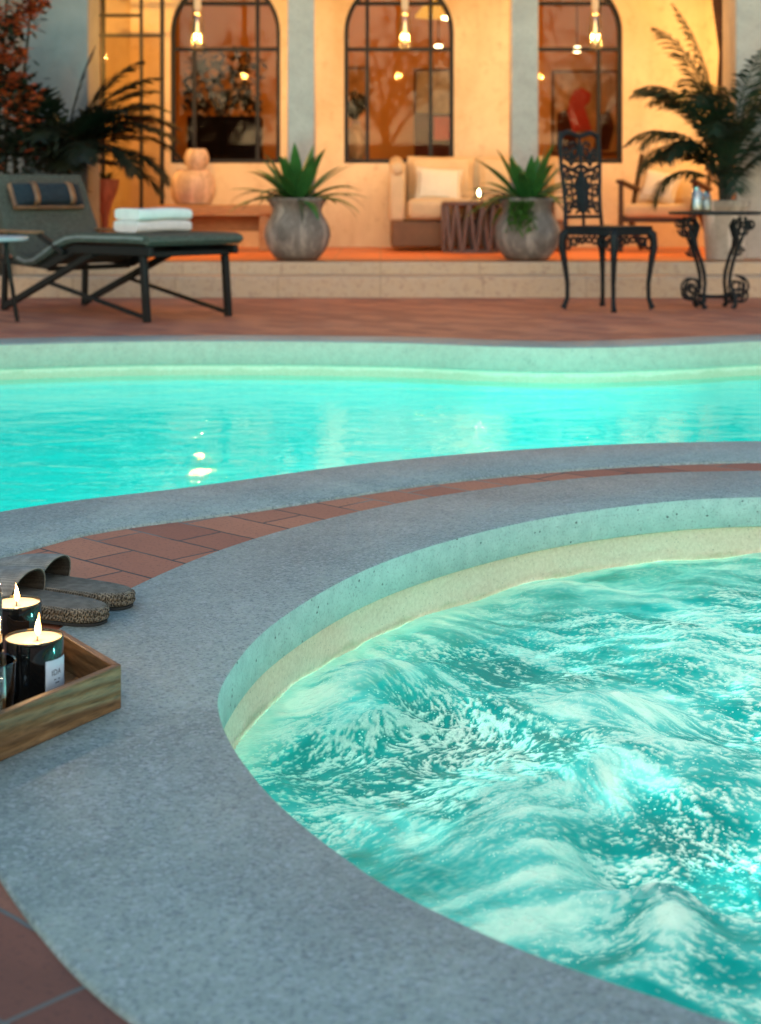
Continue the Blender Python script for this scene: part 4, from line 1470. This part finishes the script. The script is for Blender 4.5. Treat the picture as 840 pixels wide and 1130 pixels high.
# headrest lies on the back
bx = Vector((-.055, 0, .11)).normalized()
nrm = Vector((.11, 0, .055)).normalized()
Rm = Matrix(((bx.x, 0, nrm.x, 0), (0, 1, 0, 0), (bx.z, 0, nrm.z, 0), (0, 0, 0, 1)))
Mh = Matrix.Translation(Vector((-1.215, .0, .605)) + nrm * .035) @ Rm
hr = cushion(MB(), (0, 0, 0), (.135, .46, .085), Mh, 12, .2).build('headrest', M['navy'], t)
for yy in (-.10, .135):
    mb = MB()
    pts = [Mh @ Vector((u, yy, .046 * math.sqrt(max(0, 1 - (u / .074) ** 4)) + .002)) for u in np.linspace(-.072, .072, 13)]
    vs = []
    for q in pts:
        vs += [q + Vector((0, -.017, 0)), q + Vector((0, .017, 0))]
    mb.add(vs, [(2 * i, 2 * i + 1, 2 * i + 3, 2 * i + 2) for i in range(len(pts) - 1)])
    sp = mb.build('strap', M['tan'], hr)
    so = sp.modifiers.new('thickness', 'SOLIDIFY')
    so.thickness = .004
mb = MB()
mb.tube([Mh @ Vector((-.068, y_, -.012)) for y_ in np.linspace(-.225, .225, 9)], .014, 8)
mb.tube([Mh @ Vector((x_, -.226, .0)) for x_ in np.linspace(-.068, .064, 6)], .012, 8)
mb.build('piping', M['tan'], hr)

# folded towels across the lounger
def towel(w, d, h):
    """folded slab: cross-section of three stacked folds in local x-z, swept along y"""
    mb = MB()
    n = 1
    for k in range(n):
        hh = h / n
        zc = hh * (k + .5)
        prof_ = []
        m = 28
        for i in range(m):
            a_ = 2 * PI * i / m
            x = d / 2 * math.copysign(abs(math.cos(a_)) ** .34, math.cos(a_)) + (.006 if k == 1 else 0)
            z = zc + hh * .54 * math.copysign(abs(math.sin(a_)) ** .62, math.sin(a_))
            prof_.append((x, z))
        ys = np.concatenate([[-w / 2, -w / 2 + .008], np.linspace(-w / 2 + .03, w / 2 - .03, 10), [w / 2 - .008, w / 2]])
        vs = []
        for j, y in enumerate(ys):
            sc_ = .9 if j in (0, len(ys) - 1) else (.975 if j in (1, len(ys) - 2) else 1.0)
            for (x, z) in prof_:
                vs.append((x * (1 - (1 - sc_) * .3) + .002 * math.sin(y * 30 + k), y, zc + (z - zc) * sc_ + .0022 * math.sin(y * 17 + x * 12 + k * 2)))
        fs = []
        for j in range(len(ys) - 1):
            for i in range(m):
                l = (i + 1) % m
                fs.append((j * m + i, j * m + l, (j + 1) * m + l, (j + 1) * m + i))
        fs.append(tuple(range(m)))
        fs.append(tuple((len(ys) - 1) * m + i for i in range(m - 1, -1, -1)))
        mb.add(vs, fs)
    return mb


lrz = math.atan2(-.67, .74)
q = at(169, 256, 7.93)
for k, lab in ((0, 'white folded towel lying directly on the lounger seat'), (1, 'white folded towel on top of the other one')):
    o = towel(.36, .20, .058).build('folded_towel', M['towel'], loc=(q.x + .004 * k, 7.93, .431 + k * .061), rot=(0, 0, lrz + .03 * k))
    tag(o, lab, 'towel', 'folded towels on the lounger')

# small side table at the left
c = (-1.95, 7.45)
t = thing('side_table', 'small grey topped side table on slim black legs beside the lounger', 'table', (c[0], c[1], 0))
MB().lathe([(.0001, .398), (.235, .398), (.242, .404), (.242, .414), (.236, .419), (.0001, .419)], 44).build('table_top', M['metal_top'], t)
for k in range(3):
    a_ = math.radians(20 + 120 * k)
    MB().tube([(.13 * math.cos(a_), .13 * math.sin(a_), .40), (.19 * math.cos(a_), .19 * math.sin(a_), 0)], .011, 10).build('leg', M['steel'], t)

# ------------------------------------------------------------------ foreground: tray, candles, glass, bottle, slippers
ZD = .006
C0 = Vector((-.310, 1.843))
da = Vector((-.5, -.866))
db = Vector((-.565, .825)).normalized()
LA, LB = .46, .186
TH, HT = .0095, .052
tray = thing('wooden_tray', 'rectangular walnut tray with raised sides on the pale coping', 'tray', (C0.x, C0.y, ZD))
corners = [Vector((0, 0)), da * LA, da * LA + db * LB, db * LB]


def inset(P, d):
    n = len(P)
    cen = sum(P, Vector((0, 0))) / n
    L = []
    for i in range(n):
        a_, b_ = P[i], P[(i + 1) % n]
        t_ = (b_ - a_).normalized()
        nn = Vector((-t_.y, t_.x))
        if nn.dot(cen - a_) < 0:
            nn = -nn
        L.append((a_ + nn * d, t_))
    out = []
    for i in range(n):
        (p, u), (q_, v) = L[i - 1], L[i]
        den = u.x * v.y - u.y * v.x
        s = ((q_.x - p.x) * v.y - (q_.y - p.y) * v.x) / den
        out.append(p + u * s)
    return out


inn = inset(corners, TH)
for i in range(4):
    j = (i + 1) % 4
    a_, b_ = corners[i], corners[j]
    ang = math.atan2((b_ - a_).y, (b_ - a_).x)
    R2 = Matrix.Rotation(-ang, 2)
    poly = [R2 @ (p - a_) for p in (corners[i], corners[j], inn[j], inn[i])]
    MB().prism([(p.x, p.y) for p in poly], 0, HT).build('side_panel', M['wood_tray'], tray, bevel=.0014, loc=(a_.x, a_.y, 0), rot=(0, 0, ang))
i2 = inset(corners, TH - .0005)
R2 = Matrix.Rotation(-math.atan2(da.y, da.x), 2)
MB().prism([tuple(R2 @ p) for p in i2], .003, .010).build('base', M['wood_tray'], tray, rot=(0, 0, math.atan2(da.y, da.x)))


def text_mesh(s, size):
    cu = bpy.data.curves.new('lettering', 'FONT')
    cu.body = s
    cu.size = size
    cu.align_x = 'CENTER'
    cu.resolution_u = 3
    o = bpy.data.objects.new('lettering', cu)
    COL.objects.link(o)
    dg = bpy.context.evaluated_depsgraph_get()
    me = bpy.data.meshes.new_from_object(o.evaluated_get(dg))
    bpy.data.objects.remove(o)
    bpy.data.curves.remove(cu)
    me.materials.clear()
    return me


def candle(name, label, loc, r, h, lab_az, flame_dx=0.0, fh=1.0, lean_=0.0):
    t = thing(name, label, 'candle', loc, 0, 'lit candles in black glass')
    wall = .0022
    MB().lathe([(r * .93, 0), (r, .004), (r, h - .002), (r - .0006, h), (r - wall + .0006, h), (r - wall, h - .002), (r - wall, .006), (.0001, .006)], 64).build('glass_vessel', M['blackglass'], t)
    MB().lathe([(.0001, h - .0055), (r * .5, h - .0055), (r - wall - .002, h - .0045), (r - wall + .0003, h - .0028), (r - wall + .0003, h - .03)], 48).build('wax', M['wax'], t)
    wx = flame_dx
    MB().tube([(wx, 0, h - .008), (wx + .0005, 0, h), (wx + .0015, 0, h + .003)], .0009, 6).build('wick', M['ink'], t)
    fp = [(.0006, .000), (.0028, .004), (.0039, .0085), (.0034, .0135), (.0021, .0195), (.0011, .026), (.0002, .033)]
    fl = MB().tube([(wx + .001 + lean_ * (z / .03) ** 2, 0, h + z * fh) for r_, z in fp], [r_ for r_, z in fp], 14).build('flame', M['flame'], t)
    MB().lathe([(.0005, h + .003), (.0024, h + .007), (.0027, h + .010), (.002, h + .015), (.0004, h + .020)], 12, (wx + .001, -.0022, 0)).build('flame_core', M['flame_core'], fl)
    if lab_az is not None:
        rr = r + .0004
        a0, a1 = lab_az
        z0, z1 = .008, h - .022
        vs, fs = [], []
        for k in range(13):
            a_ = a0 + (a1 - a0) * k / 12
            vs += [(rr * math.cos(a_), rr * math.sin(a_), z0), (rr * math.cos(a_), rr * math.sin(a_), z1)]
        fs = [(2 * i, 2 * i + 2, 2 * i + 3, 2 * i + 1) for i in range(12)]
        lb = MB().add(vs, fs).build('paper_label', M['paper'], t)
        so = lb.modifiers.new('thickness', 'SOLIDIFY')
        so.thickness = .0003
        so.offset = 1
        for (s, size, z) in (('IDA', .0095, z1 - .018), ('no. 4', .0042, z1 - .029)):
            if s == 'no. 4':
                continue
            tm = text_mesh(s, size)
            am = a0 + (a1 - a0) * .42
            for vtx in tm.vertices:
                a_ = am + vtx.co.x / rr
                z_ = z + vtx.co.y
                vtx.co = ((rr + .0006) * math.cos(a_), (rr + .0006) * math.sin(a_), z_)
            link('lettering', tm, M['ink'], lb, smooth=False)
        mb = MB()
        for k, (w_, z_) in enumerate(((.010, z1 - .024), (.007, z1 - .028))):
            am = a0 + (a1 - a0) * .45
            mb.add([((rr + .0006) * math.cos(am + s_ * w_ / 2 / rr), (rr + .0006) * math.sin(am + s_ * w_ / 2 / rr), z_ + e_) for s_ in (-1, 1) for e_ in (0, .0012)], [(0, 2, 3, 1)])
        mb.build('printed_line', M['ink'], lb, smooth=False)
    return t


T0 = ZD + .0102
c1 = Vector((-.412, 1.83))
candle('candle', 'lit candle in black glass with a white label inside the wooden tray', (c1.x, c1.y, T0), .0348, .0795, (math.radians(-55), math.radians(5)), .004, .84, .0012)
c2 = Vector((-.482, 2.030))
candle('candle', 'lit black glass candle standing behind the wooden tray near the slippers', (c2.x, c2.y, ZD), .0345, .078, None, .002, .74, -.0015)

# tumbler
t = thing('glass_tumbler', 'clear glass tumbler with ice at the front left of the tray', 'tumbler', (-.4405, 1.722, T0))
r, h = .0325, .083
MB().lathe([(r * .86, 0), (r * .9, .002), (r, h - .001), (r - .0008, h), (r - .0018, h - .001), (r * .9 - .0012, .012), (.0001, .010)], 48).build('glass', M['glass'], t)
random.seed(9)
mb = MB()
for k, (x, y, z) in enumerate(((.008, -.008, .045), (-.012, .006, .048), (.006, .012, .052))):
    mb.box((x, y, z), (.019, .018, .016), rz=k * .7)
mb.build('ice_cube', M['ice'], t, bevel=.004, seg=3)
# bottle
t = thing('glass_bottle', 'tall clear glass bottle at the left edge of the tray', 'bottle', (-.4705, 1.79, T0))
MB().lathe([(.026, 0), (.03, .003), (.03, .135), (.026, .155), (.014, .172), (.0125, .20), (.0145, .202), (.0145, .208), (.011, .208), (.011, .172), (.024, .15), (.028, .133), (.028, .006), (.0001, .005)], 40).build('glass', M['glass'], t)
MB().lathe([(.0001, .190), (.0105, .190), (.0105, .209), (.014, .210), (.014, .222), (.0001, .222)], 20).build('stopper', M['pot_pale2'], t)


# slippers
def slipper(label, loc, rz):
    t = thing('slipper', label, 'slipper', loc, rz, 'pair of woven slippers on the coping')
    t.scale = (1, .86, .82)
    Ls, W = .262, .086

    def outline(k=1.0, n=72):
        P = []
        for i in range(n):
            a_ = 2 * PI * i / n
            u = math.copysign(abs(math.cos(a_)) ** .62, math.cos(a_))
            v = math.copysign(abs(math.sin(a_)) ** .78, math.sin(a_))
            x = u * Ls / 2 * (1 - (1 - k) * .4)
            wd = W / 2 * k * (1.03 - .10 * u * 1 - .05 * math.cos(u * 3))
            P.append((x, v * wd))
        return P
    n = 72
    def stack(levels):
        mb = MB()
        vs, fs = [], []
        for (k, z) in levels:
            vs += [(x, y, z) for x, y in outline(k)]
        for i in range(len(levels) - 1):
            for q_ in range(n):
                l = (q_ + 1) % n
                fs.append((i * n + q_, i * n + l, (i + 1) * n + l, (i + 1) * n + q_))
        fs.append(tuple(range(n - 1, -1, -1)))
        fs.append(tuple((len(levels) - 1) * n + q_ for q_ in range(n)))
        return mb.add(vs, fs)
    stack([(.97, 0), (1.0, .001), (1.0, .005), (.97, .006)]).build('rubber_sole', M['rubber'], t)
    sole = stack([(.96, .006), (1.0, .008), (1.02, .0125), (1.0, .017), (.985, .0175), (1.0, .018), (1.02, .0225), (1.0, .027), (.96, .0285)]).build('braided_sole', M['braid'], t, angle=60)
    # twisted stitches round the edge
    mb = MB()
    P = outline(1.02, 72)
    cum = [0]
    for i in range(1, 73):
        cum.append(cum[-1] + math.hypot(P[i % 72][0] - P[i - 1][0], P[i % 72][1] - P[i - 1][1]))
    m = int(cum[-1] / .0062)
    for z in (.0125, .0225):
        for k in range(m):
            s = cum[-1] * (k + (.5 if z > .02 else 0)) / m
            i = max(j for j in range(72) if cum[j] <= s)
            f = (s - cum[i]) / max(1e-9, cum[i + 1] - cum[i])
            a_, b_ = P[i], P[(i + 1) % 72]
            x, y = a_[0] + (b_[0] - a_[0]) * f, a_[1] + (b_[1] - a_[1]) * f
            dx, dy = b_[0] - a_[0], b_[1] - a_[1]
            l_ = math.hypot(dx, dy) or 1
            dx, dy = dx / l_, dy / l_
            mb.tube([(x - dx * .003, y - dy * .003, z - .0038), (x + dy * .0008, y - dx * .0008, z), (x + dx * .003, y + dy * .003, z + .0038)], [.0012, .0021, .0012], 5)
    mb.build('stitching', M['braid'], sole)
    stack([(.955, .0275), (.95, .030), (.90, .0312)]).build('insole', M['insole'], t, angle=60)
    # strap: arch over the front half, opening towards the heel (+x)
    for (nm, k, mt) in (('strap', 1.0, M['strap']), ('strap_lining', .955, M['strap_in'])):
        vs, fs = [], []
        nu, nv = 10, 22
        for i in range(nu + 1):
            s = i / nu
            x0 = -.012 - .098 * s
            for j in range(nv + 1):
                a_ = PI * j / nv
                hw = (W / 2 + .003) * (1.0 - .06 * s) * k
                hh = (.066 - .024 * s * s) * k
                y = -hw * math.copysign(abs(math.cos(a_)) ** .85, math.cos(a_))
                z = .013 + hh * math.sin(a_) ** .8 if 0 < j < nv else .013
                x = x0 + (.016 * math.sin(a_) * (1 - s) - .012 * s * math.sin(a_)) - (0.001 if k < 1 else 0)
                vs.append((x, y, z))
        for i in range(nu):
            for j in range(nv):
                b_ = i * (nv + 1) + j
                fs.append((b_, b_ + 1, b_ + nv + 2, b_ + nv + 1))
        o = MB().add(vs, fs).build(nm, mt, t, angle=70)
        so = o.modifiers.new('thickness', 'SOLIDIFY')
        so.thickness = .0016
        so.offset = 0
    return t


rz = math.atan2(-.46, .88)
slipper('woven slipper nearer to the candles, partly hidden by black glass', (-.512, 2.262, ZD), rz)
slipper('woven slipper farther from the candles, closer to the brick band', (-.490, 2.345, ZD), rz + .03)


# ------------------------------------------------------------------ garden trees facing the house (mirrored in its panes)
def garden_tree(x, y, hgt, rad, seed, label):
    g = random.Random(seed)
    t = thing('garden_tree', label, 'tree', (x, y, 0), 0, 'garden trees facing the house')
    mb, ml = MB(), MB()
    mb.tube([(0, 0, 0), (.08, .03, hgt * .25), (-.05, 0, hgt * .5)], [.14, .11, .08], 10)
    for k in range(12):
        a_ = k * 2.4
        e = Vector((math.cos(a_) * rad * .8, math.sin(a_) * rad * .8, hgt * g.uniform(.5, .95)))
        b_ = Vector((0, 0, hgt * g.uniform(.3, .5)))
        mb.tube([b_, b_.lerp(e, .5) + Vector((0, 0, .15)), e], [.05, .035, .012], 6)
        for c_ in range(4):
            q = b_.lerp(e, g.uniform(.5, 1.1)) + Vector((g.gauss(0, .2), g.gauss(0, .2), g.gauss(0, .2)))
            for j in range(26):
                leaf(ml, q + Vector((g.gauss(0, .22), g.gauss(0, .22), g.gauss(0, .2))), g.uniform(0, 6.28), g.uniform(-1, 1), .17, .10, .6, .12, 3)
    mb.build('trunk', M['stemwood'], t)
    ml.build('crown', M['palm_dark'], t, smooth=False)


for i_, (x, y, hg, rd, lab) in enumerate(((-3.4, -8.5, 4.6, 1.5, 'dark leafy garden tree mirrored in the left arched window'), (.1, -9.5, 5.2, 1.6, 'dark leafy garden tree mirrored in the middle arched window'), (4.4, -9.0, 4.2, 1.5, 'dark leafy garden tree mirrored in the right arched window'))):
    garden_tree(x, y, hg, rd, 60 + i_, lab)
hb = MB().box((0, -11.5, .9), (24, .8, 1.8)).build('boundary_wall', M['greystone'], bevel=.02)
tag(hb, 'long grey garden wall behind the trees facing the house', 'wall')

# ------------------------------------------------------------------ light
def lamp(name, kind, loc, energy, col, size=.1, rot=None, spread=None, shape=None, sy=None):
    L = bpy.data.lights.new(name, kind)
    L.energy = energy
    L.color = col
    if kind == 'AREA':
        L.size = size
        if shape:
            L.shape = shape
        if sy:
            L.shape = 'RECTANGLE'
            L.size_y = sy
        if spread:
            L.spread = spread
    elif kind == 'POINT':
        L.shadow_soft_size = size
    o = bpy.data.objects.new(name, L)
    COL.objects.link(o)
    o.location = loc
    if rot is not None:
        o.rotation_euler = rot
    return o


WARM = (1.0, .50, .11)
for x in PX:
    lamp('pendant_and_fill_light', 'POINT', (x, 10.55, 1.71), 38, WARM, .03)
for x in WX:
    lamp('room_light', 'POINT', (x + .1, 13.6, 2.78), 7.5, (1.0, .44, .08), .08)
for x in (-2.3, 2.72):  # added fill lamps without fixtures, brightening the ends of the porch wall
    lamp('pendant_and_fill_light', 'POINT', (x, 11.1, 1.75), 30, WARM, .04)
# underwater lamps
CY = (.10, .97, 1.0)
for (x, y, az, e) in ((.35, 3.80, 8, 16), (1.7, 3.95, 0, 15), (-1.6, 2.35, -8, 33)):
    lamp('pool_light', 'AREA', (x, y, -.55), e, CY, .35, (math.radians(78), 0, math.radians(az)), math.radians(150), 'DISK')
lamp('spa_light', 'AREA', (SC.x, SC.y, -.88), 8.2, (.95, 1.0, .93), 1.75, (PI, 0, 0), None, 'DISK')
for deg in (212, 250, 290, 328, 2):
    a_ = math.radians(deg)
    lamp('spa_wall_light', 'AREA', (SC.x + .95 * math.cos(a_), SC.y + .93 * math.sin(a_), -.235), .80, (.16, 1.0, .90), .10, (math.radians(96.5), 0, a_ + PI / 2), math.radians(26), 'DISK')
for c_, e in ((c1 + Vector((.005, 0)), .14), (c2 + Vector((.003, 0)), .14)):
    lamp('candle_light', 'POINT', (c_.x, c_.y, .118), e * .85, (1.0, .55, .2), .004)

SUN_EL = math.radians(12)
w = bpy.data.worlds.new('World')
sc.world = w
w.use_nodes = True
nt = w.node_tree
bg = nt.nodes['Background']
sky = nt.nodes.new('ShaderNodeTexSky')
sky.sky_type = 'NISHITA'
sky.sun_disc = False
sky.sun_elevation = SUN_EL
sky.sun_rotation = PI
sky.air_density = 1.4
sky.dust_density = .6
sky.ozone_density = 2.5
nt.links.new(sky.outputs[0], bg.inputs[0])
bg.inputs[1].default_value = .15
S = bpy.data.lights.new('sun', 'SUN')
S.energy = .25
S.angle = math.radians(25)
S.color = (1.0, .82, .66)
so = bpy.data.objects.new('sun', S)
COL.objects.link(so)
so.rotation_euler = (PI / 2 - SUN_EL, 0, 0)

# ------------------------------------------------------------------ camera
cam = bpy.data.cameras.new('camera')
co_ = bpy.data.objects.new('camera', cam)
COL.objects.link(co_)
co_.location = (0, 0, H)
co_.rotation_euler = (PI / 2, 0, 0)
cam.sensor_fit = 'HORIZONTAL'
cam.sensor_width = 36
cam.lens = F / 840 * 36
cam.shift_y = -(565 - HY) / 840
cam.clip_end = 300
cam.clip_start = .05
cam.dof.use_dof = True
cam.dof.focus_distance = 2.35
cam.dof.aperture_fstop = 9.0
sc.camera = co_
sc.view_settings.view_transform = 'Standard'
sc.view_settings.look = 'None'
sc.view_settings.exposure = 1.3
sc.view_settings.gamma = 1
sc.cycles.use_denoising = True
sc.cycles.max_bounces = 8
sc.cycles.transparent_max_bounces = 16
sc.cycles.caustics_reflective = False
sc.cycles.caustics_refractive = False
sc.cycles.sample_clamp_indirect = 4
